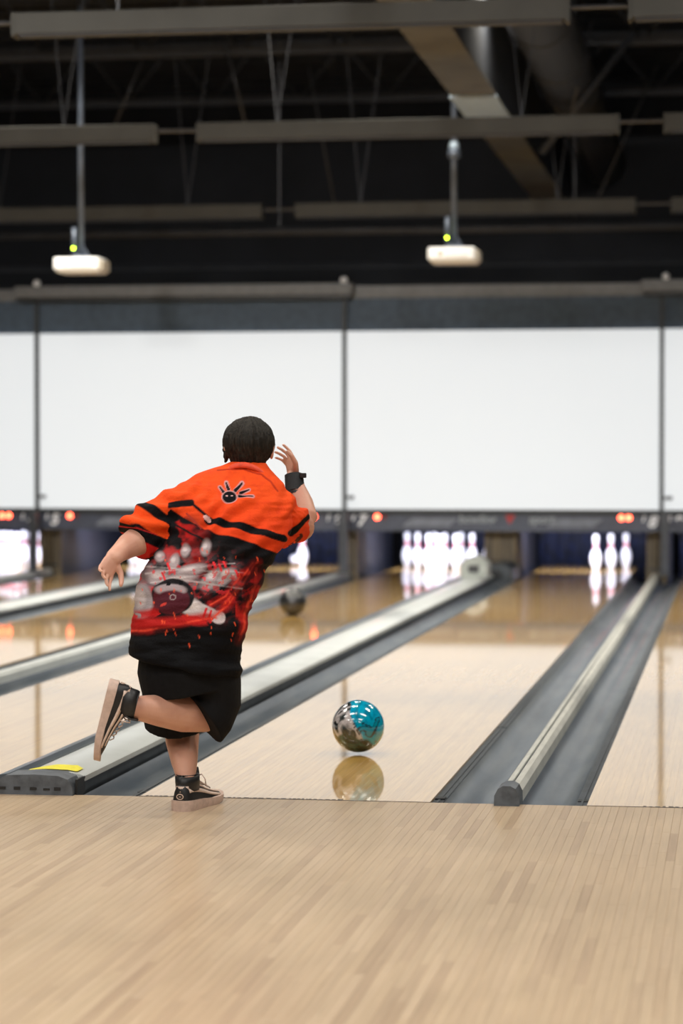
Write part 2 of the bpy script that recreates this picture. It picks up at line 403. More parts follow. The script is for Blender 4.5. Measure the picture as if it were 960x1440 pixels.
# pale ball-return housing and dark accelerator cover at the far end of track 17|18
def far_housing(xl, label, label2, white=True):
    if white:
        h = MB().prism([(-.13, 0), (-.13, .13), (-.07, .19), (0, .215), (.07, .19), (.13, .13), (.13, 0)], 0, .35)
        r = h.build('ball_return_housing', M['box_white'], None, loc=(xl+.20, 14.9, .0735)); smooth_angle(r, 20); tag(r, label, 'housing')
        MB().box(-.05, .05, -.006, .004, .05, .12, .01).build('front_hatch', M['vent'], r)
    d = empty('accelerator_cover', (xl+.27, 15.9, 0))
    MB().prism([(-.2, -.15), (-.2, .07), (-.14, .14), (.12, .16), (.2, .10), (.22, -.15)], 0, 1.0).build('cover', M['gutter_edge'], d)
    MB().box(-.1, .1, -.02, .0, .02, .1, .01).build('front_plate', M['black'], d)
    tag(d, label2, 'cover', 'dark covers at the pin end')
far_housing(xr17, 'pale faceted housing at the far end of the wide return track', 'dark hump at the foot of the wide brown kickback')
far_housing(xr15, '', 'dark hump at the foot of the far left kickback', False)

# ------------------------------------------------------------------ pins
prof = [(.0001, 0), (.0258, 0), (.0300, .006), (.0359, .019), (.0496, .057), (.0573, .0857), (.0605, .1143), (.0580, .149), (.0470, .184), (.0314, .219),
        (.02495, .238), (.0228, .254), (.02375, .276), (.0266, .298), (.03055, .3207), (.03235, .343), (.0300, .360), (.0225, .374), (.012, .3797), (.0001, .381)]
pin0 = MB().lathe(prof, 28).build('bowling_pin', M['pin'], smooth=True)
def rad_at(z):
    for (r0, z0), (r1, z1) in zip(prof, prof[1:]):
        if z0 <= z <= z1: return r0+(r1-r0)*(z-z0)/(z1-z0+1e-9)
stripes = []
for z0, z1 in ((.226, .244), (.256, .274)):
    zs = [z0, (z0+z1)/2, z1]
    sp = [(rad_at(zs[0])-.001, z0)]+[(rad_at(z)+.0009, z) for z in zs]+[(rad_at(z1)-.001, z1)]
    stripes.append(MB().lathe(sp, 24).build('neck_stripe', M['pin_red'], pin0, smooth=True))
crown = MB().lathe([(rad_at(.140)-.001, .140), (rad_at(.140)+.0008, .140), (rad_at(.152)+.0008, .152), (rad_at(.152)-.001, .152)], 24)
KIDS[pin0.name] = stripes
used = [False]
SP = {1: (0, 0, 'front'), 2: (-.5, 1, 'second row left'), 3: (.5, 1, 'second row right'), 4: (-1, 2, 'third row left'), 5: (0, 2, 'third row middle'), 6: (1, 2, 'third row right'),
      7: (-1.5, 3, 'back row far left'), 8: (-.5, 3, 'back row left of centre'), 9: (.5, 3, 'back row right of centre'), 10: (1.5, 3, 'back row far right')}
def pin(n, k, label, group, dx=0):
    if used[0]: p = copy_tree(pin0)
    else: p = pin0; used[0] = True
    u, r, _ = SP[k]
    p.location = (LANES[n]+dx+u*.3048, 18.29+r*.264, 0.0); p.rotation_euler = (0, 0, random.random()*6)
    tag(p, label, 'bowling pin', group); return p
DX = {18: -.055, 17: 0, 16: .0, 15: .03, 14: .04}
for k in range(1, 11):
    pin(17, k, f'white bowling pin, {SP[k][2]} of the full rack in the middle', 'full rack in the middle', DX[17])
    pin(14, k, f'white bowling pin, {SP[k][2]} of the far left rack', 'full rack at the far left', DX[14])
for k in (7, 4, 2, 8, 1, 5):
    pin(15, k, f'glowing white pin, {SP[k][2]} of the rack behind the bowler\'s sleeve', 'pins behind the bowler\'s sleeve', DX[15])
pin(18, 3, 'leftmost and nearest of the three standing white pins on the right', 'three standing pins', DX[18])
pin(18, 6, 'middle one of the three standing white pins on the right', 'three standing pins', DX[18])
pin(18, 10, 'rightmost of the three standing white pins on the right', 'three standing pins', DX[18])
pin(16, 5, 'lone standing white pin right of the bowler\'s back', 'pins left on the lane behind the bowler', DX[16])
p = pin(16, 5, 'fallen white pin lying beside the lone standing pin', 'pins left on the lane behind the bowler')
p.location = (C16-.115, 19.02, .0605); p.rotation_euler = (math.radians(-88), 0, math.radians(12))

# pit curtains, kickbacks, support posts
for n, c in LANES.items():
    if n == 19: lb = 'dark blue pit curtain at the right edge behind the last lane'
    else: lb = {18: 'dark blue pit curtain behind the three standing pins', 17: 'dark blue pit curtain behind the full middle rack', 16: 'dark blue pit curtain behind the lone standing pin', 15: 'dark blue pit curtain behind the bowler\'s sleeve', 14: 'dark blue pit curtain behind the far left rack'}[n]
    vs = []; fs = []; NX = 48
    for i in range(NX+1):
        x = -LW/2-.1+(LW+.2)*i/NX; y = .02*math.sin(i*1.1)+.01*math.sin(i*2.3+n)
        vs += [(x, y, -.18), (x, y, .78), (x, y+.012, -.18), (x, y+.012, .78)]
    for i in range(NX):
        a = 4*i; fs += [(a, a+4, a+5, a+1), (a+2, a+3, a+7, a+6), (a+1, a+5, a+7, a+3), (a, a+2, a+6, a+4)]
    cu = MB().add(vs, fs).build('pit_curtain', M['navy'], None, True, loc=(c, 20.0, 0)); tag(cu, lb, 'curtain', 'pit curtains')
    MB().box(-LW/2-.1, LW/2+.1, -.02, .03, .78, .83).build('curtain_rail', M['black'], cu)
def kick(xc, wd, label):
    r = empty('kickback', (xc, 16.95, -.18))
    MB().box(-wd/2, wd/2, .0, .03, 0, .70, .004).build('front_board', M['kick'], r)
    MB().box(-wd/2+.02, wd/2-.02, -.012, .0, .25, .275).build('batten', M['black'], r)
    MB().box(-wd/2, -wd/2+.03, .03, 2.7, 0, .83).build('side_panel', M['kick_side'], r)
    MB().box(wd/2-.03, wd/2, .03, 2.7, 0, .83).build('side_panel', M['kick_side'], r)
    for q in (-.3, .1, .3):
        MB().box(q*wd-.006, q*wd+.006, -.01, 0, .02, .68).build('groove', M['black'], r)
    tag(r, label, 'kickback', 'kickbacks beside the pin decks'); return r
kick(xr17+G1/2, .33, 'wide brown wooden kickback between the full rack and three pins')
kick(xr16+G2/2, .20, 'narrow brown kickback between lone pin and full middle rack')
kick(e18+G2/2, .20, 'brown kickback right of the three standing pins')
kick(xr15+G1/2, .33, 'brown kickback hidden behind the bowler\'s back')
kick(xr14+G2/2, .22, 'brown kickback right of the far left rack')

# ------------------------------------------------------------------ masking panels, screens, headers
YS = 16.52
def X(px, Y=YS): return on_y(px, 643, Y).x
def Z(py, px=480, Y=YS): return on_y(px, py, Y).z
bx = [X(53)-(X(484)-X(53)), X(53), X(484.5), X(930), X(930)+(X(930)-X(484.5))]
ZB, ZT = .693, 2.517
pair_txt = [('13', '14'), ('15', '16'), ('17', '18'), ('19', '20')]
def text(s, size, m, parent, loc, name, shear=0, ext=.002):
    cu = bpy.data.curves.new('t', 'FONT'); cu.body = s; cu.size = size; cu.extrude = ext; cu.shear = shear; cu.align_x = 'CENTER'; cu.align_y = 'CENTER'; cu.offset = size*.035
    o = bpy.data.objects.new('t', cu); COL.objects.link(o)
    dg = bpy.context.evaluated_depsgraph_get(); me = bpy.data.meshes.new_from_object(o.evaluated_get(dg)); bpy.data.objects.remove(o)
    me.materials.clear(); me.materials.append(m)
    q = obj(name, me, parent, loc=loc); q.rotation_euler = (math.radians(90), 0, 0); return q
side = ['at the left edge of the photo', 'behind the bowler\'s head', 'right of the bowler', 'at the right edge of the photo']
lit = {14: 2, 15: 1, 16: 1, 17: 1, 18: 2, 19: 1, 13: 1, 20: 1}
for i in range(4):
    a, b = bx[i], bx[i+1]; mid = (a+b)/2; wd = b-a
    sc = empty('projection_screen', (mid, YS, ZB))
    nx = 8; vs = []
    MB().box(-wd/2+.022, wd/2-.022, 0, .02, 0.0, ZT-ZB).build('screen_surface', M['screen'], sc)
    MB().box(-wd/2+.018, wd/2-.018, -.008, .028, -.025, 0).build('bottom_bar', M['frame'], sc)
    for s_ in (-1, 1): MB().box(s_*(wd/2-.016)-.006, s_*(wd/2-.016)+.006, -.006, .028, -.02, ZT-ZB).build('side_frame', M['frame'], sc)
    tag(sc, f'large blank white lit projection screen {side[i]}', 'screen', 'projection screens')
    # header panel over each screen
    hd = empty('header_panel', (mid, YS+.03, ZT))
    MB().box(-wd/2+.004, wd/2-.004, 0, .03, .0, .46).build('panel', M['header'], hd)
    MB().box(-wd/2+.004, wd/2-.004, -.02, .03, .34, .465, .004).build('top_rail', M['frame'] if i % 2 else M['housing'], hd) if i in (0, 2) else None
    tag(hd, f'slate grey header panel above the white screen {side[i]}', 'panel', 'header panels')
    if i in (1, 3):
        rh = empty('roller_housing', (mid, YS-.17, ZT+.34))
        x0_, x1_ = -wd/2-.20, wd/2+.10
        MB().box(x0_, x1_, 0, .18, .03, .145, .012).build('case', M['housing'], rh)
        MB().box(x0_+.02, x1_-.02, .01, .17, -.012, .032).build('shadow_strip', M['black'], rh)  # black strip standing in for the shadow beneath the case
        for bxx in (-wd/2+.03, wd/2+.01) if i == 1 else (-wd/2+.04,):
            MB().sphere((bxx, .05, .175), .038, 10).build('bracket_knob', M['proj'], rh, True)
        tag(rh, f'long grey roller housing above the header {side[i]}', 'roller housing', 'roller housings')
    # masking panel with numbers
    mk = empty('masking_panel', (mid, YS+.06, 0))
    MB().box(-wd/2+.003, wd/2-.003, 0, .03, .468, ZB-.03).build('panel', M['mask'], mk)
    MB().box(-wd/2+.003, wd/2-.003, -.012, .02, ZB-.055, ZB-.02).build('upper_rail', M['frame'], mk)
    for (x, dirn) in ((-.86, 1), (.62, 1), (-.62, 1), (.86, 1)):
        w2, sh = .17, .10
        o = MB().add([(x-w2, -.003, .515), (x+w2-sh, -.003, .515), (x+w2, -.003, .60), (x-w2+sh, -.003, .60), (x-w2, .001, .515), (x+w2-sh, .001, .515), (x+w2, .001, .60), (x-w2+sh, .001, .60)],
                     [(0, 1, 2, 3), (4, 7, 6, 5), (0, 4, 5, 1), (1, 5, 6, 2), (2, 6, 7, 3), (3, 7, 4, 0)]).build('grey_swoosh', M['mask_swoosh'], mk)
    text('bowling', .12, M['mask_logo'], mk, (-.26, -.004, .590), 'lettering', .2)
    text('sport', .12, M['mask_logo'], mk, (.40, -.004, .590), 'lettering', .2)
    MB().add([(.03, -.005, .64), (.14, -.005, .64), (.075, -.005, .54), (.03, -.001, .64), (.14, -.001, .64), (.075, -.001, .54)], [(0, 2, 1), (3, 4, 5), (0, 1, 4, 3), (1, 2, 5, 4), (2, 0, 3, 5)]).build('red_mark', M['mask_red'], mk)
    n1, n2 = pair_txt[i]
    text(n1[0], .10, M['mask_text'], mk, (-wd/2+.075, -.006, .605), 'number', .25, .003); text(n1[1], .165, M['mask_text'], mk, (-wd/2+.16, -.006, .572), 'number', .25, .003)
    text(n2[0], .10, M['mask_text'], mk, (wd/2-.185, -.006, .605), 'number', .25, .003); text(n2[1], .165, M['mask_text'], mk, (wd/2-.095, -.006, .572), 'number', .25, .003)
    for n_, s_ in ((int(n1), -1), (int(n2), 1)):
        k = lit[n_]; base = s_*(wd/2-.330)
        for q in range(2):
            on = (k == 2) or (q == 0)
            xx = base+(q*.075 if s_ < 0 else -q*.075)
            if not on and n_ in (15, 17): xx = base+.075
            lt = MB().sphere((xx, -.008, .612), .027 if on else .022, 10, (1, .5, 1)).build('indicator_light', M['led_red'] if on else M['led_off'], mk, True)
            lt['label'] = 'lit red indicator light' if on else 'unlit red indicator light'
    tag(mk, f'dark strip with lane numbers under the screen {side[i]}', 'masking panel', 'masking panels')
# support posts in front of the masking at each pair boundary
pl = {1: 'dark post in front of the far left rack', 2: 'dark post just right of the bowler\'s raised arm', 3: 'grey post near the right edge right of the three pins'}
for i in (1, 2, 3):
    xx = bx[i]+(.045 if i > 1 else .055)
    r = empty('support_post', (xx, 16.15, .05))
    MB().box(-.042, .042, -.03, .03, 0, .62, .006).build('post', M['post'], r)
    MB().box(-.06, .06, -.045, .045, 0, .02, .004).build('foot_plate', M['gutter_edge'], r)
    MB().box(-.045, -.03, .0, .30, .56, .60).build('arm', M['post'], r)
    tag(r, pl[i], 'post', 'posts in front of the masking')
    u = empty('screen_mast', (bx[i], YS-.03, .47))
    MB().box(-.019, .019, -.02, .02, 0, 2.05+.36).build('mast', M['frame'], u)
    MB().box(.0, .10, -.035, -.02, .33, .36).build('camera_bracket', M['vent'], u)
    MB().sphere((.09, -.05, .345), .022, 8).build('camera_head', M['vent'], u, True)
    tag(u, {1: 'thin dark mast between the two left screens', 2: 'thin dark mast between the middle screens, right of the raised hand', 3: 'thin dark mast between the two right screens'}[i], 'mast', 'masts between screens')

# ------------------------------------------------------------------ ceiling: beam, joists, unlit lamps, projectors
bm_ = empty('boxed_beam', (0, 0, 4.30))
bxl, bxr = -.80, -.42
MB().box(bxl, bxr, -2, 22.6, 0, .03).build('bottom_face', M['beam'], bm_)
MB().box(bxl+.03, bxr-.03, -2, 22.6, .03, .75).build('side_face', M['beam_side_shaded'], bm_)
pY = on_ground(668, 156, 4.29).y
MB().box(bxl-.01, bxr+.01, pY-.9, pY+.45, -.02, .0).build('joint_plate', M['plate'], bm_)
tag(bm_, 'pale boxed roof beam running diagonally across the dark ceiling', 'beam')
dk = MB().tube([(-.02, -2, 4.9), (-.02, 22.6, 4.9)], .27, 20).build('air_duct', M['duct'], None, True); tag(dk, 'dark round duct beside the diagonal beam', 'duct')
for b in range(-1, 9): MB().tube([(-.02, b*2, 4.9), (-.02, b*2+.05, 4.9)], .285, 20).build('duct_collar', M['purlin'], dk, True)
for j, y in enumerate((3.0, 6.6, 9.0, 12.4, 15.8, 19.2)):
    jr = empty('roof_joist', (0, y, 5.25))
    MB().box(X0, X1, -.06, .06, .62, .70).build('top_chord', M['purlin'], jr)
    MB().box(X0, X1, -.06, .06, 0, .08).build('bottom_chord', M['purlin'], jr)
    wb = MB(); k = 0; x = X0+.2
    while x < X1-.6:
        wb.tube([(x, 0, .04), (x+.5, 0, .66)], .018, 6); wb.tube([(x+.5, 0, .66), (x+1.0, 0, .04)], .018, 6); x += 1.0
    wb.build('web_rods', M['purlin'], jr)
    tag(jr, ['nearest', 'second nearest', 'third nearest', 'fourth', 'fifth', 'farthest'][j]+' dark steel roof joist crossing the ceiling', 'joist', 'roof joists')
def fixture(px0, px1, py, Y, label, grp, h_=.145, caps=True, near=None):
    """unlit tube lamp hung level across the lanes; ends given where they meet the photo"""
    a = on_y(px0, py, Y); b = on_y(px1, py, Y); z = a.z
    r = empty('hanging_lamp', ((a.x+b.x)/2, Y, z)); L_ = (b.x-a.x)/2
    sec = MB()
    sec.box(-L_+.01, L_-.01, -.065, .065, -h_*.40, h_*.5, .006)
    sec.build('housing', M['fix'], r)
    MB().box(-L_+.03, L_-.03, -.052, .052, -h_*.5, -h_*.40, .004).build('diffuser', M['purlin'], r)
    for s_ in (-1, 1): MB().box(s_*L_-.012, s_*L_+.012, -.068, .068, -h_*.5, h_*.52, .004).build('end_cap', M['fix'], r)
    for f in (-.62, .55):
        x = L_*f
        for dx in (-.16, .20):
            MB().tube([(x, 0, h_*.5), (x+dx*1.4, .15, ZC-z-.1)], .0045, 6).build('hanger_wire', M['wire'], r)
    tag(r, label, 'ceiling lamp', grp); return a, b
zrow = []
rows = [(6.35, 22, 798, 37, 864, 'first'), (11.0, 280, 868, 187, 655, 'second'), (15.75, 418, 892, 297, 527, 'third')]
FX = {'first': ['long unlit lamp along the top edge of the photo', 'unlit lamp cut off by the top right corner', None],
      'second': ['unlit lamp in the middle row crossing the diagonal beam', 'unlit lamp cut off at the right edge, middle row', 'unlit lamp cut off at the left edge, middle row'],
      'third': ['unlit lamp of the farthest row above the right projector', 'unlit lamp cut off at the right edge, farthest row', 'unlit lamp of the farthest row behind the left projector']}
for (Y, p0, p1, py, per, nm) in rows:
    a, b = fixture(p0, p1, py, Y, FX[nm][0], 'unlit hanging lamps')
    perx = on_y(p0+per, py, Y).x-a.x; ln = b.x-a.x; gp = perx-ln
    for sgn, lb in ((1, FX[nm][1]), (-1, FX[nm][2])):
        if not lb: continue
        q = empty('hanging_lamp', ((a.x+b.x)/2+sgn*perx, Y, a.z)); L_ = ln/2; h_ = .145
        MB().box(-L_+.01, L_-.01, -.065, .065, -h_*.40, h_*.5, .006).build('housing', M['fix'], q)
        MB().box(-L_+.03, L_-.03, -.052, .052, -h_*.5, -h_*.40, .004).build('diffuser', M['purlin'], q)
        for s_ in (-1, 1): MB().box(s_*L_-.012, s_*L_+.012, -.068, .068, -h_*.5, h_*.52, .004).build('end_cap', M['fix'], q)
        for f in (-.62, .55):
            for dx in (-.16, .20): MB().tube([(L_*f, 0, h_*.5), (L_*f+dx*1.4, .15, ZC-a.z-.1)], .0045, 6).build('hanger_wire', M['wire'], q)
        tag(q, lb, 'ceiling lamp', 'unlit hanging lamps')
    cz = empty('lamp_conduit', (0, Y, a.z))
    MB().tube([(X0, 0, .02), (X1, 0, .02)], .014, 8).build('conduit', M['wire'], cz)
    tag(cz, {'first': 'thin conduit joining the lamps at the top edge', 'second': 'thin conduit joining the middle row of lamps', 'third': 'thin conduit joining the farthest row of lamps'}[nm], 'conduit', 'conduits between lamps')
rl = MB().tube([(X0, 16.3, 3.53), (X1, 16.3, 3.53)], .045, 10).build('curtain_track', M['purlin'], None, True)
tag(rl, 'long dark pipe just below the farthest lamps', 'pipe')
for x in (-6, -3, 0, 3): MB().tube([(x, 16.3, 3.53), (x, 16.3, ZC)], .008, 6).build('hanger_rod', M['wire'], rl)
# bulkhead behind the lamps
bk = MB().box(X0, X1, 18.25, 18.35, 2.7, 3.35).build('upper_bulkhead', M['wall']); tag(bk, 'black bulkhead above the screens behind the lamps', 'panel')
MB().box(X0, X1, 18.19, 18.25, 3.3, 3.36).build('bulkhead_trim', M['purlin'], bk)
# diagonal brace and rods
for p_, q_, r_, lb in (((893, 45, 12.), (760, 215, 15.), .035, 'dark diagonal brace right of the beam'), ((832, 30, 9.5), (803, 160, 13.), .010, 'thin pale rod right of the beam'),
                       ((318, 65, 13.), (346, 178, 15.), .010, 'thin rod sloping down right, upper left of the ceiling'), ((200, 85, 13.), (158, 183, 15.), .010, 'thin rod sloping down left beside the left pole'),
                       ((433, 90, 14.), (470, 285, 15.5), .009, 'thin rod above the far lamps, left of centre'), ((925, 90, 14.), (842, 275, 15.5), .009, 'thin rod at the right above the far lamps')):
    d_ = (5.27-CAM.z)/((643-p_[1])/F_PX)       # hung from the joists' lower chords
    A_, B_ = at(*p_[:2], d_), at(*q_[:2], d_+.15)
    o = MB().tube([A_, B_], r_, 8).build('brace_rod', M['wire'] if r_ < .02 else M['purlin'], None, True)
    tag(o, lb, 'rod', 'ceiling rods and braces')

def projector(px, py, label, junction):
    Y = 13.0; p = on_y(px, py, Y); s = F_PX/21.6
    r = empty('projector', p)
    w_ = .215
    MB().box(-w_, w_-.015, -.16, .16, -.045, .068, .02).build('case', M['proj'], r)
    MB().box(-w_+.025, w_-.01, -.15, .15, -.068, -.043, .012).build('underside', M['projlow'], r)
    MB().tube([(.12, .155, 0), (.12, .20, 0)], .045, 16).build('lens_barrel', M['vent'], r, True)
    MB().box(w_-.02, w_+.015, -.12, .14, -.05, .045, .01).build('side_grille', M['projlow'], r)
    MB().tube([(-.10, -.158, .01), (-.10, -.164, .01)], .022, 14).build('focus_ring', M['projlow'], r)
    for k in range(4): MB().box(-.05+k*.05, -.02+k*.05, -.163, -.158, -.02, -.008).build('port', M['projlow'], r)
    MB().prism([(-.09, .06), (-.05, .10), (.06, .10), (.11, .06)], -.06, .06).build('mount_plate', M['pole'], r)
    for a_ in ((-.08, .06), (.09, .06)): MB().tube([(a_[0], 0, a_[1]), (0, 0, .2)], .010, 6).build('mount_arm', M['pole'], r)
    MB().tube([(0, 0, .09), (0, 0, ZC-p.z)], .026, 12).build('pole', M['pole'], r, True)
    MB().tube([(-.055, -.03, .12), (-.055, -.03, .34)], .022, 10).build('cable_box', M['pole'], r, True)
    MB().sphere((-.055, -.058, .155), .010, 8).build('indicator_light', M['led_green'], r, True)['label'] = 'lit green indicator light'
    if junction: MB().tube([(0, 0, .86), (0, 0, .93)], .055, 14).build('pole_coupling', M['pole'], r, True); MB().sphere((0, 0, .96), .045, 10).build('coupling_ball', M['plate'], r, True)
    tag(r, label, 'projector', 'ceiling projectors')
projector(114, 374, 'white projector hanging on a pole at the left, above the left screen', False)
projector(638, 360, 'white projector hanging on a pole right of centre with a pole coupling', True)
#@@PERSON@@
# ------------------------------------------------------------------ the bowler
G0 = on_ground(262, 1140); D0 = (G0-CAM).dot(FW)
PXM = F_PX/D0
bow = empty('person', G0, YAW)
tag(bow, 'bowler seen from behind in orange shirt and black shorts balanced on one leg', 'person')
Rinv = Matrix.Rotation(-YAW, 3, 'Z')
def Lp(px, py, w=0.0):
    """figure coordinates (right, away, up) in metres of a point w metres behind the planted heel"""
    return Rinv @ (at(px, py, D0+w)-G0)
def remesh(mb, name, mt, parent, voxel=.005, smooth_it=6, fac=.5):
    me = mb.mesh('tmp'); o = bpy.data.objects.new('tmp', me); COL.objects.link(o)
    r = o.modifiers.new('r', 'REMESH'); r.mode = 'VOXEL'; r.voxel_size = voxel
    s = o.modifiers.new('s', 'SMOOTH'); s.iterations = smooth_it; s.factor = fac
    dg = bpy.context.evaluated_depsgraph_get(); dg.update()
    m2 = bpy.data.meshes.new_from_object(o.evaluated_get(dg)); bpy.data.objects.remove(o)
    m2.name = name; m2.materials.clear(); m2.materials.append(mt); m2.shade_smooth()
    return obj(name, m2, parent)
M['skin'] = mat('skin', (.64, .35, .25), .5, noise_amt=.14, nscale=9, bump=.12, bscale=120, c2=(.57, .28, .20))
_b = M['skin'].node_tree.nodes['Principled BSDF']; _b.inputs['Subsurface Weight'].default_value = .12; _b.inputs['Subsurface Radius'].default_value = (.012, .005, .003); _b.inputs['Subsurface Scale'].default_value = .6
M['hair'] = mat('dark_hair', (.010, .008, .006), .6, spec=.25, noise_amt=.6, nscale=45, stretch=(3, 3, .5), c2=(.030, .024, .018), bump=.9, bscale=120)
M['short'] = mat('black_shorts_cloth', (.006, .006, .007), .9, noise_amt=.3, nscale=60, bump=.3, bscale=30, spec=.2)
M['shoe'] = mat('black_shoe_leather', (.012, .012, .013), .45, noise_amt=.3, nscale=60)
M['sole'] = mat('beige_rubber_sole', (.55, .40, .33), .55, noise_amt=.15, nscale=60)
M['stripe'] = mat('beige_shoe_stripe', (.66, .50, .41), .5, noise_amt=.12, nscale=70)
M['brace'] = mat('black_wrist_brace', (.010, .013, .016), .7, noise_amt=.3, nscale=70, bump=.3, bscale=150)

# body: one continuous surface
B = MB(); HC = Lp(350, 622, .27)
def tb(pts, rad, ab=(0, 1, 0), n=20, mb=None): (mb or B).tube([Lp(*p) for p in pts], rad, n, ab, 'round')
# torso (ra = away axis, rb = across)
tb([(262, 945, .03), (268, 900, .03), (276, 840, .06), (300, 770, .11), (322, 712, .17), (338, 688, .20)], [(.10, .14), (.115, .155), (.12, .155), (.105, .145), (.075, .13), (.05, .07)])
tb([(336, 690, .20), (346, 665, .235), (350, 640, .26)], [(.062, .068), (.056, .056), (.055, .055)])
B.sphere(HC, 1, 22, (.076, .094, .086))
B.sphere(HC+Vector((0, .035, -.055)), 1, 16, (.056, .062, .066))       # jaw
B.sphere(HC+Vector((0, .105, -.028)), 1, 10, (.012, .020, .024))       # nose
B.sphere(HC+Vector((0, .092, -.066)), 1, 10, (.024, .010, .010))       # mouth
B.sphere(HC+Vector((0, .082, .012)), 1, 10, (.050, .014, .012))        # brow
for s in (-1, 1):
    B.sphere(HC+Vector((s*.080, .004, -.030)), 1, 12, (.009, .019, .032))
    B.sphere(HC+Vector((s*.084, -.006, -.018)), 1, 10, (.008, .010, .016))
# left arm (drawn back and out for balance), right arm raised in follow-through
tb([(300, 720, .175), (264, 716, .17), (226, 730, .13), (194, 761, .06), (180, 768, .03), (168, 777, -.03), (159, 785, -.09)], [.05, .052, .056, .052, .044, .033, (.023, .029)])
tb([(350, 718, .18), (388, 716, .20), (408, 730, .29), (425, 741, .37), (428, 728, .40), (423, 707, .435), (416, 686, .465), (412, 670, .48)], [.05, .054, .054, .050, .048, .044, .034, (.024, .030)])
# legs
tb([(250, 925, .02), (250, 965, .16), (258, 1002, .30), (258, 1012, .29), (256, 1040, .18), (259, 1070, .08), (262, 1096, .02), (266, 1118, .04)], [.10, .085, .066, .060, .060, .047, .032, .026])
tb([(292, 930, .03), (304, 965, .09), (306, 998, .10), (288, 1003, .07), (258, 1003, .0), (225, 999, -.06), (198, 996, -.11), (180, 996, -.15), (166, 993, -.16)], [.10, .08, .066, .066, .066, .056, .044, .034, .026])

def hand(base, fwd, nrm, thumb_side, curl, length=.082, spread=.22, tcurl=.3, scale=1.0):
    """palm and five fingers; fwd: wrist to knuckles, nrm: back of the hand"""
    f = Vector(fwd).normalized(); n_ = Vector(nrm); n_ = (n_-f*n_.dot(f)).normalized(); s = f.cross(n_)*thumb_side
    base = Vector(base); k = scale
    def tube(pts, rad): B.tube(pts, rad, 12, n_, 'round')
    tube([base, base+f*.035*k, base+f*.075*k], [(.018*k, .028*k), (.017*k, .036*k), (.013*k, .038*k)])
    for i, (off, ln, r) in enumerate(((.0310, .070, .0078), (.0105, .079, .0080), (-.0105, .074, .0078), (-.0305, .058, .0070))):
        p = base+f*.070*k+s*off*k; d = (f+s*spread*off*20*.5).normalized(); pts = [p]; rr = [r*k*1.08]
        for j, (fr, cu) in enumerate(((.45, .9), (.31, 1.25), (.24, .8))):
            a = curl[i]*cu*.6; ax = s; d = (Matrix.Rotation(-a*thumb_side*1.0, 3, s) @ d).normalized() if False else (d*math.cos(a)-n_*math.sin(a)).normalized()
            nn = d.cross(s)*(-1 if d.cross(s).dot(n_) > 0 else 1)
            p = p+d*ln*k*fr; pts.append(p.copy()); rr.append(r*k*(1-.08*(j+1)))
            n_old = n_
        tube(pts, rr)
    t0 = base+f*.018*k+s*.026*k
    t1 = t0+(f*.55+s*.75-n_*.25).normalized()*.036*k; t2 = t1+(f*.85+s*.35-n_*tcurl).normalized()*.032*k; t3 = t2+(f*.95+s*.05-n_*tcurl*1.5).normalized()*.024*k
    tube([t0, t1, t2, t3], [.0150*k, .0118*k, .0100*k, .0080*k])
hand(Lp(160, 783, -.085), Lp(148, 803, -.12)-Lp(160, 781, -.08), (-.45, .85, .15), 1, (.35, .55, .75, .9), scale=.93, spread=.35)
hand(Lp(413, 671, .478), Lp(407, 650, .50)-Lp(412, 671, .478), (.80, .50, .10), -1, (.55, .75, .9, 1.05), scale=.90, tcurl=.5, spread=.3)
body = remesh(B, 'body', M['skin'], bow, .0033, 5, .5)
for s in (-1, 1):
    MB().sphere(HC+Vector((s*.031, .083, -.004)), .012, 10).build('eye', mat('eye_white', (.7, .7, .7), .2, noise_amt=.05), bow, True)

# hair
H = MB()
H.sphere(HC+Vector((0, -.006, .0)), 1, 26, (.0875, .104, .089))
H.sphere(HC+Vector((.0, -.026, -.022)), 1, 20, (.071, .076, .052))
H.sphere(HC+Vector((.0, -.034, -.052)), 1, 20, (.056, .054, .036))
H.sphere(HC+Vector((-.080, .004, -.034)), 1, 12, (.008, .018, .038))
H.sphere(HC+Vector((.082, .018, .0)), 1, 12, (.008, .018, .026))
for i in range(90):
    a = random.uniform(-1.2, 1.2); z = random.uniform(-.074, -.045); R_ = .050+.020*(z+.078)/.04
    p = HC+Vector((math.sin(a)*R_*1.08, -.010-math.cos(a)*(R_+.018), z)); H.tube([p+Vector((0, 0, .03)), p, p+Vector((-p.x*0, .004, -.012))+Vector((random.uniform(-.005, .005), 0, 0))], [.006, .005, .0025], 6)
hair = remesh(H, 'hair', M['hair'], bow, .004, 3, .5)
for v in hair.data.vertices:
    d = v.co-HC; a = math.atan2(d.x, -d.y)
    n1 = noise.noise(Vector((a*9, d.z*9+a*2, 1.3))); n2 = noise.noise(Vector((a*30, d.z*16+3*n1, 4.1)))
    v.co += d.normalized()*(n1*.0075+abs(n2)*.0075)

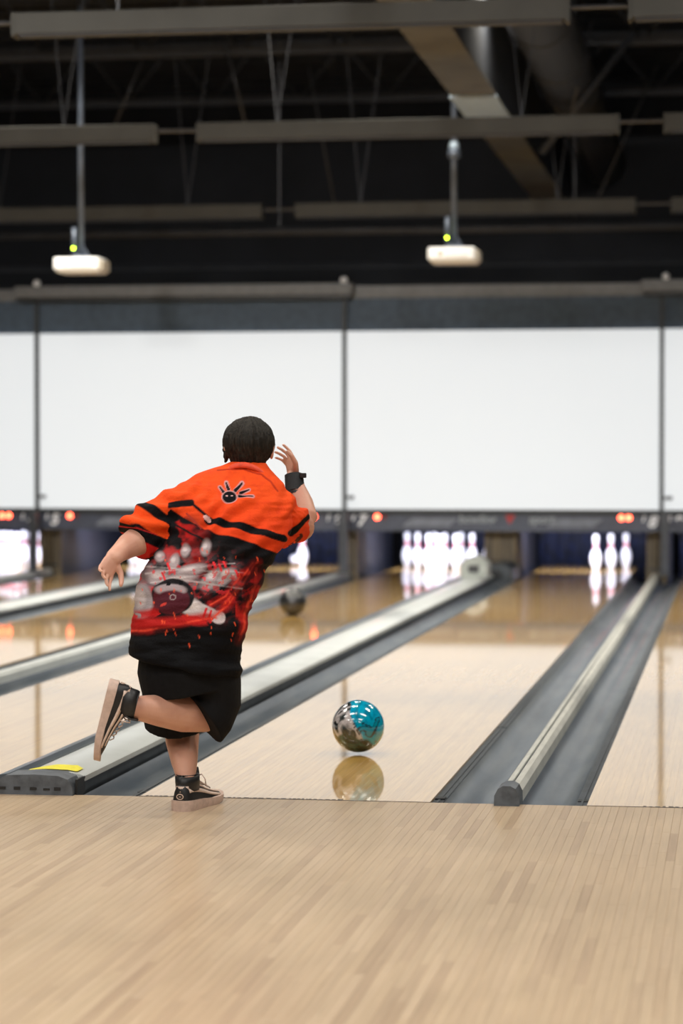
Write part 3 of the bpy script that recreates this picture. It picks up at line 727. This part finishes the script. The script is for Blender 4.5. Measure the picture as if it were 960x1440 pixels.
# shirt
SH = MB()
sl = [  # left px, right px, centre row, tilt, away offset, half depth
    (325, 374, 650, .05, .245, .060), (312, 380, 658, .10, .235, .075), (276, 388, 668, .02, .22, .09), (248, 399, 681, 0, .20, .115), (236, 410, 700, 0, .185, .135),
    (231, 414, 725, 0, .165, .150), (229, 408, 750, .02, .14, .160), (220, 391, 775, .05, .115, .165), (209, 374, 797, .08, .095, .168), (194, 364, 822, .08, .075, .172),
    (187, 354, 850, .10, .055, .175), (185, 346, 880, .14, .04, .172), (182, 341, 908, .18, .03, .168), (180, 338, 932, .205, .02, .168), (181, 338, 936, .205, .02, .166)]
n = 40; vs = []
for (xl, xr, yc, tl, w_, dp) in sl:
    xc = (xl+xr)/2; hw = (xr-xl)/2
    for k in range(n):
        g = 2*math.pi*k/n; cx, cy = math.cos(g), math.sin(g)
        ex = math.copysign(abs(cx)**.85, cx); ey = math.copysign(abs(cy)**.85, cy)
        px = xc+ex*hw; vs.append(Lp(px, yc+tl*(px-xc), w_)+Vector((0, ey*dp, 0)))
m_ = len(sl)
fs = [(i*n+k, i*n+(k+1) % n, (i+1)*n+(k+1) % n, (i+1)*n+k) for i in range(m_-1) for k in range(n)]+[tuple(range(n)), tuple((m_-1)*n+k for k in range(n))]
SH.add(vs, fs)
SH.tube([Lp(300, 715, .18), Lp(262, 712, .17), Lp(226, 732, .13), Lp(189, 759, .065)], [(.10, .085), (.095, .088), (.082, .084), (.072, .082)], 24, (0, 1, 0))
SH.tube([Lp(350, 715, .18), Lp(390, 715, .20), Lp(409, 736, .28), Lp(415, 741, .35)], [(.10, .09), (.085, .078), (.07, .070), (.065, .064)], 24, (0, 1, 0), 'round')
SH.tube([Lp(388, 742, .20), Lp(402, 757, .24)], [(.05, .05), (.035, .04)], 16, (0, 1, 0), 'round')
shirt = remesh(SH, 'shirt', M['short'], bow, .0036, 4, .5)

def px_of(co):      # figure coordinates -> print coordinates on the shirt back (pattern units)
    d = D0+co[:, 1]
    s = F_PX/D0
    return 262+co[:, 0]*s, 1140-co[:, 2]*s
me = shirt.data; nv = len(me.vertices)
co = np.empty(nv*3); me.vertices.foreach_get('co', co); co = co.reshape(-1, 3)
no = np.empty(nv*3); me.vertices.foreach_get('normal', no); no = no.reshape(-1, 3)
def to_px(co):
    # print laid flat on the back, taken at each point's own distance so seams fall where cloth lies
    P = co @ np.array(Matrix.Rotation(YAW, 3, 'Z')).T + np.array(G0) - np.array(CAM)
    d = P @ np.array(FW); return 480+P @ np.array(RT)/d*F_PX, 720-P @ np.array(UP)/d*F_PX
X_, Y_ = to_px(co)
rs = np.random.RandomState(3)
def vnoise(x, y, sc, seed=0, oc=3):
    out = np.zeros_like(x); amp = 1; tot = 0
    for o_ in range(oc):
        g = np.random.RandomState(seed*17+o_).rand(64, 64); xs = x/sc*(2**o_)+13.7*o_; ys = y/sc*(2**o_)+7.1*o_
        xi = np.floor(xs).astype(int); yi = np.floor(ys).astype(int); fx = xs-xi; fy = ys-yi; fx = fx*fx*(3-2*fx); fy = fy*fy*(3-2*fy)
        a = g[xi % 64, yi % 64]; b = g[(xi+1) % 64, yi % 64]; c_ = g[xi % 64, (yi+1) % 64]; d_ = g[(xi+1) % 64, (yi+1) % 64]
        out += amp*((a*(1-fx)+b*fx)*(1-fy)+(c_*(1-fx)+d_*fx)*fy); tot += amp; amp *= .5
    return out/tot
# folds
w1 = vnoise(X_, Y_, 55, 1, 2); w2 = vnoise(X_, Y_, 38, 2, 2); w3 = vnoise(X_*.35, Y_*1.4, 22, 5, 3)
ang = np.hypot(X_-225, (Y_-640)*1.25)
f1 = np.sin(ang/4.3+w1*9)*np.clip((w2-.35)*3, 0, 1)*np.exp(-((Y_-735)/55)**2)
f2 = np.sin((Y_-.45*(X_-200)+w1*40)/6.0)*np.clip((w2-.3)*2.2, 0, 1)*np.exp(-((Y_-800)/40)**2)
f3 = np.sin((X_+.2*Y_+w1*60)/11.0)*.8*np.exp(-((Y_-905)/45)**2)
amp = (f1*.0095+f2*.0080+f3*.0070+(w3-.5)*.022)*np.clip((Y_-652)/18, .1, 1)
co2 = co+no*amp[:, None]
me.vertices.foreach_set('co', co2.ravel())

# print
O = np.array([.84, .080, .010]); R = np.array([.50, .010, .008]); K = np.array([.003, .003, .004]); G = np.array([.42, .36, .37]); WH = np.array([.78, .70, .70])
C = np.tile(O, (nv, 1))
def blend(mask, col, a=1.0):
    global C
    m = (np.clip(mask, 0, 1)*a)[:, None]; C = C*(1-m)+np.array(col)*m
def seg(x0, y0, x1, y1, wd, soft=1.2, w2=None):
    dx, dy = x1-x0, y1-y0; L2 = dx*dx+dy*dy; t = np.clip(((X_-x0)*dx+(Y_-y0)*dy)/L2, 0, 1)
    d = np.hypot(X_-x0-t*dx, Y_-y0-t*dy); ww = wd+(w2-wd)*t if w2 is not None else wd
    return np.clip((ww/2-d)/soft+.5, 0, 1)
def poly(pts, wd, soft=1.2):
    m = np.zeros(nv)
    for a, b in zip(pts, pts[1:]): m = np.maximum(m, seg(*a, *b, wd, soft))
    return m
def ell(cx, cy, a, b, rot=0, soft=.06):
    c_, s_ = math.cos(rot), math.sin(rot); u = ((X_-cx)*c_+(Y_-cy)*s_)/a; v = (-(X_-cx)*s_+(Y_-cy)*c_)/b
    return np.clip((1-np.hypot(u, v))/soft+.5, 0, 1)
nz = vnoise(X_, Y_, 26, 9, 4); nf = vnoise(X_, Y_, 7, 4, 3); nz2 = vnoise(X_+Y_*.6, Y_-X_*.3, 16, 6, 4)
blend((nf-.5)*1.6, (.60, .030, .010), .6)
blend(np.clip((Y_-690)/60, 0, 1), (.72, .035, .010), .5)
# lower boundary line of the orange yoke
bx_ = np.array([150, 215, 240, 262, 300, 345, 392, 420, 450]); by_ = np.array([800, 742, 716, 730, 750, 759, 779, 772, 760])
yb = np.interp(X_, bx_, by_)
low = np.clip((Y_-yb)/1.5+.5, 0, 1)*((X_ > 216) | (Y_ > 782))
blend(low, K)
# red to black mottle on the left side
lm = np.clip((300-X_)/45, 0, 1)*np.clip((Y_-718)/12, 0, 1)*(X_ > 190)*np.clip((862-Y_)/30, 0, 1)
blend(lm*np.clip((nz-.47)*9, 0, 1), R, .9)
blend(lm*np.clip((.46-nz)*9, 0, 1), K, .9)
# black stripes on yoke
blend(poly([(238, 710), (268, 707)], 10.5), K); blend(poly([(268, 707), (284, 720), (300, 735)], 4), K); blend(poly([(292, 731), (320, 737), (350, 743), (398, 757)], 10.5), K)
blend(seg(241, 735, 300, 768, 3.0), K); blend(seg(262, 722, 282, 742, 2.2), (.30, .03, .02)); blend(ell(291, 729, 6, 3.5, .6), (.75, .45, .42), .8)
blend(seg(409, 750, 432, 728, 9), K); blend(seg(405, 772, 425, 755, 6)*(nf > .42), K, .9)
# gray pins of the printed strike
band = np.exp(-((Y_-812-.12*(X_-250))/28)**2)*np.clip((345-X_)/20, 0, 1)
blend(band*np.clip((nz2-.40)*4, 0, 1), (.20, .15, .16), .9)
for (cx, cy, a, b, r_) in ((290, 771, 8, 13, .25), (262, 776, 7.5, 11, .1), (226, 784, 8, 9, 0), (246, 792, 8, 14, .3), (222, 812, 18, 11, -.2), (268, 803, 26, 9, -.25),
                           (300, 815, 12, 22, .9), (318, 812, 10, 18, .9), (197, 838, 14, 18, .2), (250, 815, 30, 8, -.1), (330, 812, 8, 5, .8)):
    m = ell(cx, cy, a, b, r_, .25); blend(m, (.05, .035, .04), .7); m2 = ell(cx-1, cy-1, a*.86, b*.86, r_, .5); blend(m2, (.40, .33, .34), .9)
    blend(ell(cx-2, cy-b*.3, a*.4, b*.3, r_, .8), (.72, .64, .64), .6)
for (a_, b_) in (((205, 807), (330, 792)), ((210, 818), (300, 806)), ((200, 797), (345, 806)), ((240, 812), (340, 828))):
    blend(seg(*a_, *b_, 1.6, 1.8)*np.clip(nz2*2-.3, 0, 1), WH, .55)
blend((nf > .62)*band, (.65, .03, .04), .75)
for (x0, y0) in ((300, 791), (308, 795), (314, 790), (330, 803), (236, 793), (228, 806)): blend(seg(x0, y0, x0+3, y0+8, 3), (.75, .03, .04))
# lying pin and its red neck bands
blend(ell(197, 845, 18, 24, 0, .3), (.30, .26, .27)); blend(ell(194, 840, 9, 14, 0, .6), (.55, .48, .48), .8)
blend(poly([(266, 852), (282, 858), (296, 864)], 19, 2), (.50, .42, .42)); blend(ell(268, 853, 20, 12.5, .35, .2), (.50, .43, .43)); blend(ell(266, 849, 15, 6, .35, .5), (.74, .66, .65), .8)
blend(ell(307, 868, 10, 9.5, 0, .15), (.52, .44, .44)); blend(ell(306, 866, 5.5, 5, 0, .5), (.75, .67, .66), .8)
blend(seg(286, 868, 290, 856, 3.4), (.65, .02, .03)); blend(seg(293, 871, 297, 859, 3.2), (.65, .02, .03))
# printed ball
blend(ell(243, 838, 30, 25.5, 0, .06), (.012, .010, .012)); blend(ell(240, 843, 26, 21, 0, .1), (.085, .012, .018)); blend(ell(240, 829, 22, 9, 0, .25), (.34, .27, .28))
blend(ell(242, 845, 24, 15, 0, .2), (.075, .012, .02)); blend(ell(236, 820, 3.1, 3.1), K); blend(ell(254, 819, 3.1, 3.1), K)
blend(np.clip(ell(243, 840, 5, 4.5)-ell(243, 840, 3.6, 3.1), 0, 1), (.30, .22, .22)); blend(ell(230, 850, 5, 2, -.4), (.5, .04, .03))
# glowing red streaks
blend(poly([(180, 866), (215, 862), (245, 868), (280, 874), (300, 872)], 11, 6)*(nz > .42), (.50, .012, .012), .9)
blend(poly([(180, 877), (215, 876), (250, 874), (290, 868)], 14, 6), (.45, .012, .010), .85)
for pts, wd in (([(182, 887), (205, 887), (240, 881), (270, 874), (300, 868), (322, 850), (338, 826), (350, 806), (362, 790)], 3.4), ([(316, 850), (330, 832), (342, 808), (356, 792)], 3), ([(338, 900), (346, 868), (354, 834), (362, 800)], 5), ([(296, 850), (318, 838), (336, 812)], 3)):
    br_ = np.clip((nz-.36)*5, .15, 1)
    blend(poly(pts, wd*3.2, 6)*br_, (.50, .012, .010), .6); blend(poly(pts, wd*.8, 2)*br_, (.80, .07, .035), .95)
blend((X_ > 300)*np.exp(-((Y_-835)/22)**2)*np.clip((nz2-.50)*8, 0, 1), (.55, .012, .012), .85)
blend((X_ > 332)*(Y_ > 790)*np.clip((nz-.54)*8, 0, 1), (.62, .02, .015), .7)
# embers
for i in range(60):
    x0, y0 = rs.uniform(190, 385), rs.uniform(760, 915); ln = rs.uniform(1.5, 5)
    blend(seg(x0, y0, x0+ln*.25, y0+ln, rs.uniform(1, 2.0), .8), (.85, .09, .03), .85)
# sleeves
sm = np.clip((234-X_)/3, 0, 1)*(Y_ < 790)*((Y_-738)+(X_-215)*-.0 < 60)
t = ((X_-228)*(-.60)+(Y_-690)*.80)          # distance down the left sleeve
sleeve = (X_ < 236)*((Y_-700) < (236-X_)*1.0+58)*(Y_ < 784)
sv = np.clip(sleeve.astype(float), 0, 1)
blend(sv, O)
blend(sv*np.clip((nf-.5)*1.6, 0, 1), (.60, .030, .010), .6)
blend(poly([(186, 704), (214, 717), (238, 732)], 12), K)
blend(sv*np.clip((np.interp(X_, [150, 168, 195, 222, 240], [738, 733, 738, 752, 760])-Y_)/-1.5, 0, 1)*np.clip((np.interp(X_, [150, 168, 195, 222, 240], [746, 748, 760, 773, 778])-Y_)/1.5, 0, 1), K)
blend(sv*np.clip((Y_-np.interp(X_, [150, 168, 195, 222, 240], [744, 747, 758, 770, 775]))/1.5, 0, 1), (.55, .015, .012))
blend(sv*np.clip((Y_-np.interp(X_, [150, 190, 215, 240], [735, 765, 768, 740]))/2, 0, 1)*np.clip((nz-.45)*8, 0, 1), K, .85)
blend(poly([(160, 739), (190, 742), (222, 752)], 1.2), (.75, .03, .03), .8)
# small ball and pins emblem between the shoulders
for i, (x0, y0, x1, y1, wd) in enumerate(((309, 684, 315, 693, 3.6), (318, 678, 321, 687, 4.0), (340, 679, 331, 689, 4.6), (350, 688, 338, 693, 3.2), (355, 698.5, 336, 697, 3.4))):
    blend(seg(x0, y0, x1, y1, wd+2.2, 1), (.62, .30, .30)); blend(seg(x0, y0, x1, y1, wd*.6, .8, wd*1.25), K)
blend(ell(322.5, 699, 11.3, 9.6, 0, .1), (.62, .34, .34)); blend(ell(322.5, 699, 10, 8.4, 0, .12), K)
blend(ell(319, 697, 1.5, 1.1), (.7, .4, .4)); blend(ell(326, 697, 1.5, 1.1), (.7, .4, .4))
# shade line painted along the collar's lower edge
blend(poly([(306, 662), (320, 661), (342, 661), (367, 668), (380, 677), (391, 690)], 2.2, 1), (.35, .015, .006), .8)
at_ = me.color_attributes.new('print', 'FLOAT_COLOR', 'POINT')
at_.data.foreach_set('color', np.concatenate([np.clip(C, 0, 1), np.ones((nv, 1))], 1).ravel())
ms = mat('printed_polyester', (.5, .1, .05), .75, bump=.5, bscale=160, spec=.12)
N = ms.node_tree.nodes; a_ = N.new('ShaderNodeAttribute'); a_.attribute_name = 'print'; ms.node_tree.links.new(a_.outputs['Color'], N['Principled BSDF'].inputs['Base Color'])
me.materials.clear(); me.materials.append(ms)
# folded collar
CO = MB()
ring = [(314, 664, .185), (322, 656, .172), (338, 652, .165), (356, 655, .165), (372, 664, .175), (385, 680, .20), (388, 681, .25), (378, 662, .31), (350, 652, .34), (322, 655, .31), (312, 660, .25)]
pts = [Lp(p[0], p[1], p[2]-(.022 if p[2] < .22 else 0)) for p in ring]; vs = []; nr = len(pts)
for i, p in enumerate(pts):
    c0 = Lp(350, 655, .245); o_ = (p-c0); o_.z = 0; o_.normalize()
    inn = p-o_*.018; vs += [p+Vector((0, 0, -.014)), p+Vector((0, 0, .004))-o_*.003, inn+Vector((0, 0, .014)), inn+Vector((0, 0, -.014))]
fs = [(4*i+k, 4*i+(k+1) % 4, 4*((i+1) % nr)+(k+1) % 4, 4*((i+1) % nr)+k) for i in range(nr) for k in range(4)]
CO.add(vs, fs)
M['collar'] = mat('orange_collar_cloth', (.80, .060, .012), .6, noise_amt=.2, nscale=60, bump=.2, bscale=120)
col = CO.build('collar', M['collar'], shirt); ss = col.modifiers.new('s', 'SUBSURF'); ss.levels = ss.render_levels = 2; col.data.shade_smooth()

# shorts
SS = MB()
SS.tube([Lp(262, 900, .03), Lp(263, 940, .03), Lp(268, 968, .04)], [(.15, .165), (.16, .175), (.155, .172)], 28, (0, 1, 0))
SS.tube([Lp(245, 930, .03), Lp(246, 975, .10), Lp(247, 1021, .14)], [(.12, .12), (.12, .118), (.115, .108)], 28, (0, 1, 0))
SS.tube([Lp(296, 930, .02), Lp(303, 958, .04), Lp(304, 984, .05), Lp(293, 1001, .04), Lp(283, 1009, .03)], [(.13, .10), (.125, .088), (.12, .088), (.115, .100), (.110, .110)], 28, (0, 1, 0))
shorts = remesh(SS, 'shorts', M['short'], bow, .005, 3, .5)
for v in shorts.data.vertices: v.co += v.normal*noise.noise(v.co*9)*.006

# wrist brace, band and bracelet on the right wrist
br = MB().tube([Lp(415, 693, .455), Lp(414, 680, .468), Lp(413, 668, .478)], [(.040, .036), (.038, .035), (.033, .034)], 20, (0, 1, 0)).build('wrist_brace', M['brace'], bow, math.radians(60))
MB().tube([Lp(416, 697, .452), Lp(416, 693, .455)], [(.041, .038), (.041, .038)], 20, (0, 1, 0)).build('strap', M['black'], br, math.radians(60))
MB().box(-.012, .012, -.02, .02, -.008, .010, .003).build('buckle', M['black'], br, loc=Lp(426, 669, .46))

# shoes
def shoe(name, org, fy, fz, sc=1.0, lab=None):
    fy = Vector(fy).normalized(); fz = Vector(fz); fz = (fz-fy*fz.dot(fy)).normalized(); fx = fy.cross(fz)
    org = Vector(org)
    T = lambda x, y, z: org+(fx*x+fy*y+fz*z)*sc
    ys = [-.115, -.108, -.085, -.045, 0, .045, .085, .120, .145, .160, .166]
    hw = [.016, .028, .034, .035, .036, .041, .046, .045, .036, .022, .008]
    hh = [.072, .088, .095, .092, .082, .064, .052, .045, .038, .030, .022]
    z0 = .022
    def surf(y, t, off=0):
        w_ = np.interp(y, ys, hw); h_ = np.interp(y, ys, hh)-z0
        c_, s_ = math.cos(t), math.sin(t); narrow = 1-.28*max(0, s_)**1.5*(1 if y < .06 else .3)
        return T((w_+off)*math.copysign(abs(c_)**.7, c_)*narrow, y, z0-.004+(h_+off)*max(0, s_)**.75)
    nt = 18; vs = []
    for y in ys:
        for k in range(nt+1): vs.append(surf(y, math.pi*k/nt))
    n_ = nt+1; fs = [(i*n_+k, i*n_+k+1, (i+1)*n_+k+1, (i+1)*n_+k) for i in range(len(ys)-1) for k in range(nt)]
    fs += [(i*n_, (i+1)*n_, (i+1)*n_+nt, i*n_+nt) for i in range(len(ys)-1)]+[tuple(range(n_)), tuple((len(ys)-1)*n_+k for k in range(n_))]
    up = MB().add(vs, fs).build(name, M['shoe'], bow, True)
    # sole: outline extruded, thicker at the heel, toe spring
    so = MB(); vs = []; pr = [(y, h) for y, h in zip(ys, hw)]
    out = [(h+.005, y) for y, h in pr]+[(-h-.005, y) for y, h in reversed(pr)]
    out[0] = (.018, -.121); out[-1] = (-.018, -.121)
    def zb(y): return max(0, (y-.09))*.16
    def zt(y): return .034-.010*min(1, max(0, (y+.06)/.12))+max(0, y-.11)*.2
    q = len(out); vs = [T(x*.97, y, zb(y)) for x, y in out]+[T(x*1.03, y, (zb(y)+zt(y))/2) for x, y in out]+[T(x, y, zt(y)) for x, y in out]
    fs = [(j*q+i, j*q+(i+1) % q, (j+1)*q+(i+1) % q, (j+1)*q+i) for j in range(2) for i in range(q)]+[tuple(range(q)), tuple(2*q+i for i in range(q))]
    s_ = so.add(vs, fs).build('sole', M['sole'], up); smooth_angle(s_, 50)
    # side stripes on both sides
    for sd in (0, 1):
        for (ya, yb_, ta0, ta1, wd) in ((-.098, .112, .60, .34, .24), (-.086, .105, 1.02, .80, .22)):
            st = MB(); vs = []
            for k in range(13):
                y = ya+(yb_-ya)*k/12; t_ = ta0+(ta1-ta0)*(k/12)**1.2
                for dt in (-wd/2, wd/2):
                    tt = t_+dt; tt = math.pi-tt if sd else tt
                    vs.append(surf(y, tt, .0022))
                for dt in (-wd/2, wd/2):
                    tt = t_+dt; tt = math.pi-tt if sd else tt
                    vs.append(surf(y, tt, -.001))
            fs = []
            for k in range(12):
                a = 4*k; fs += [(a, a+1, a+5, a+4), (a+2, a+6, a+7, a+3), (a, a+4, a+6, a+2), (a+1, a+3, a+7, a+5)]
            fs += [(0, 2, 3, 1), (48, 49, 51, 50)]
            st.add(vs, fs).build('side_stripe', M['stripe'], up, True)
    # heel panel and round emblem
    hp = MB(); vs = []
    for k in range(9):
        t_ = math.pi*(.22+.56*k/8)
        for (zz, oy) in ((.050, -.1155), (.068, -.113)):
            x = .027*math.cos(t_)*1.05; vs.append(T(x, oy+.030*(abs(math.cos(t_))**2.2), zz+.010)); vs.append(T(x*.9, oy+.008+.030*(abs(math.cos(t_))**2.2), zz+.010))
    fs = []
    for k in range(8):
        a = 4*k; fs += [(a, a+2, a+6, a+4), (a+1, a+5, a+7, a+3), (a+2, a+3, a+7, a+6), (a, a+4, a+5, a+1)]
    hp.add(vs, fs+[(0, 1, 3, 2), (32, 34, 35, 33)]).build('heel_tab', M['stripe'], up, True)
    em = MB()
    for k in range(16):
        a, b = 2*math.pi*k/16, 2*math.pi*(k+1)/16
        em.tube([T(.011*math.cos(a), -.1175, .046+.008*math.sin(a)), T(.011*math.cos(b), -.1175, .046+.008*math.sin(b))], .0016*sc, 6)
    em.tube([T(-.004, -.118, .046), T(.004, -.118, .046)], .0016*sc, 6); em.build('round_emblem', M['stripe'], up)
    # padded ankle collar, tongue, laces
    MB().tube([T(0, -.055, .060), T(0, -.056, .088), T(0, -.058, .108), T(0, -.058, .112), T(0, -.058, .104)], [(.052*sc, .034*sc), (.053*sc, .036*sc), (.049*sc, .037*sc), (.045*sc, .034*sc), (.040*sc, .030*sc)], 24, fy).build('ankle_collar', M['shoe'], up, True)
    MB().tube([T(0, -.012, .080), T(0, -.004, .104), T(0, -.004, .126)], [(.005, .020), (.005, .022), (.004, .018)], 10, fy, 'round').build('tongue', M['shoe'], up, True)
    la = MB()
    for k in range(5):
        y = .0+k*.017; z = np.interp(y, ys, hh)+.003
        la.tube([T(-.020, y, z-.010), T(-.008, y+.006, z+.001), T(.008, y+.010, z+.001), T(.020, y+.016, z-.010)], .0022*sc, 6)
    la.tube([T(0, -.002, .094), T(.022, .008, .104), T(.034, .006, .090), T(.038, .004, .070)], .002*sc, 6); la.tube([T(0, -.002, .094), T(-.022, .01, .102), T(-.032, .008, .086)], .002*sc, 6)
    la.build('laces', M['stripe'], up, True)
    return up
L_ = shoe('shoe', Vector((.022, .100, 0)), (.33, .94, 0), (0, 0, 1), 1.10)
a_ = Lp(143, 1002, -.16)
shoe('shoe', a_, Lp(126, 1060, -.15)-Lp(151, 957, -.17), Lp(185, 990, -.15)-Lp(140, 1000, -.15), .98)

# ------------------------------------------------------------------ the two balls in motion
def ball_mat():
    m = bpy.data.materials.new('swirled_ball_shell'); m.use_nodes = True; N = m.node_tree.nodes; L = m.node_tree.links; b = N['Principled BSDF']
    b.inputs['Roughness'].default_value = .12; b.inputs['Coat Weight'].default_value = 1; b.inputs['Coat Roughness'].default_value = .03
    tc = N.new('ShaderNodeTexCoord'); sx = N.new('ShaderNodeVectorRotate'); sx.inputs['Axis'].default_value = (0, 1, 0); sx.inputs['Angle'].default_value = .6
    L.new(tc.outputs['Object'], sx.inputs[0])
    n0 = N.new('ShaderNodeTexNoise'); n0.inputs['Scale'].default_value = 7; n0.inputs['Detail'].default_value = 1.5; L.new(sx.outputs[0], n0.inputs[0])
    ad = N.new('ShaderNodeVectorMath'); ad.operation = 'MULTIPLY_ADD'; ad.inputs[1].default_value = (.16, .16, .16); L.new(n0.outputs['Color'], ad.inputs[0]); L.new(sx.outputs[0], ad.inputs[2])
    n1 = N.new('ShaderNodeTexNoise'); n1.inputs['Scale'].default_value = 13; n1.inputs['Detail'].default_value = 5; n1.inputs['Distortion'].default_value = 1.1; L.new(ad.outputs[0], n1.inputs[0])
    sep = N.new('ShaderNodeSeparateXYZ'); L.new(tc.outputs['Object'], sep.inputs[0])
    def ramp(stops, inp):
        r = N.new('ShaderNodeValToRGB'); e = r.color_ramp.elements; e[0].position, e[0].color = stops[0][0], (*stops[0][1], 1); e[1].position, e[1].color = stops[-1][0], (*stops[-1][1], 1)
        for p_, c_ in stops[1:-1]: k = e.new(p_); k.color = (*c_, 1)
        L.new(inp, r.inputs[0]); return r
    A = ramp([(.36, (.01, .01, .012)), (.43, (.04, .05, .05)), (.50, (.42, .40, .42)), (.56, (.55, .52, .54)), (.60, (.03, .03, .03)), (.66, (.25, .25, .25))], n1.outputs[0])
    Bq = ramp([(.36, (.0, .20, .34)), (.46, (.0, .36, .58)), (.55, (.0, .30, .50)), (.60, (.01, .012, .02)), (.66, (.0, .25, .38))], n1.outputs[0])
    Cq = ramp([(.38, (.01, .012, .01)), (.50, (.03, .085, .08)), (.58, (.06, .12, .11)), (.64, (.012, .012, .012))], n1.outputs[0])
    def mask(exp_x, exp_z, off):
        a = N.new('ShaderNodeMath'); a.operation = 'MULTIPLY'; a.inputs[1].default_value = exp_x; L.new(sep.outputs[0], a.inputs[0])
        c_ = N.new('ShaderNodeMath'); c_.operation = 'MULTIPLY_ADD'; c_.inputs[1].default_value = exp_z; L.new(sep.outputs[2], c_.inputs[0]); L.new(a.outputs[0], c_.inputs[2])
        d = N.new('ShaderNodeMath'); d.operation = 'MULTIPLY_ADD'; d.inputs[1].default_value = 1.8; L.new(n0.outputs[0], d.inputs[0]); L.new(c_.outputs[0], d.inputs[2])
        r = N.new('ShaderNodeMapRange'); r.inputs[1].default_value = off-.05; r.inputs[2].default_value = off+.05; L.new(d.outputs[0], r.inputs[0]); return r
    m1 = mask(9, 4, .93); m2 = mask(-3, -11, 1.36)
    x1 = N.new('ShaderNodeMix'); x1.data_type = 'RGBA'; L.new(m1.outputs[0], x1.inputs[0]); L.new(A.outputs[0], x1.inputs[6]); L.new(Bq.outputs[0], x1.inputs[7])
    x2 = N.new('ShaderNodeMix'); x2.data_type = 'RGBA'; L.new(m2.outputs[0], x2.inputs[0]); L.new(x1.outputs[2], x2.inputs[6]); L.new(Cq.outputs[0], x2.inputs[7])
    L.new(x2.outputs[2], b.inputs['Base Color']); return m
def ball(p, m, lab, rot):
    o = MB().sphere((0, 0, 0), .108, 40).build('bowling_ball', m, None, True, loc=p); o.rotation_euler = (0, 0, rot)
    for dx, dz in ((-.014, .03), (.014, .03), (0, -.02)):
        d = Vector((dx, .1, dz)).normalized(); MB().tube([d*.104, d*.1083], .011 if dz > 0 else .013, 14).build('finger_hole', M['black'], o)
    tag(o, lab, 'bowling ball'); return o
pb = at(503.5, 1021, F_PX*.216/73.6)
ball(pb, ball_mat(), 'glossy teal, grey and black swirled bowling ball skimming the lane right of the bowler', YAW)
g = on_ground(411, 866.5); ball((g.x, g.y+.02, .1085), M['fblack'], 'small distant black bowling ball rolling on the lane right of the bowler\'s hip', YAW)
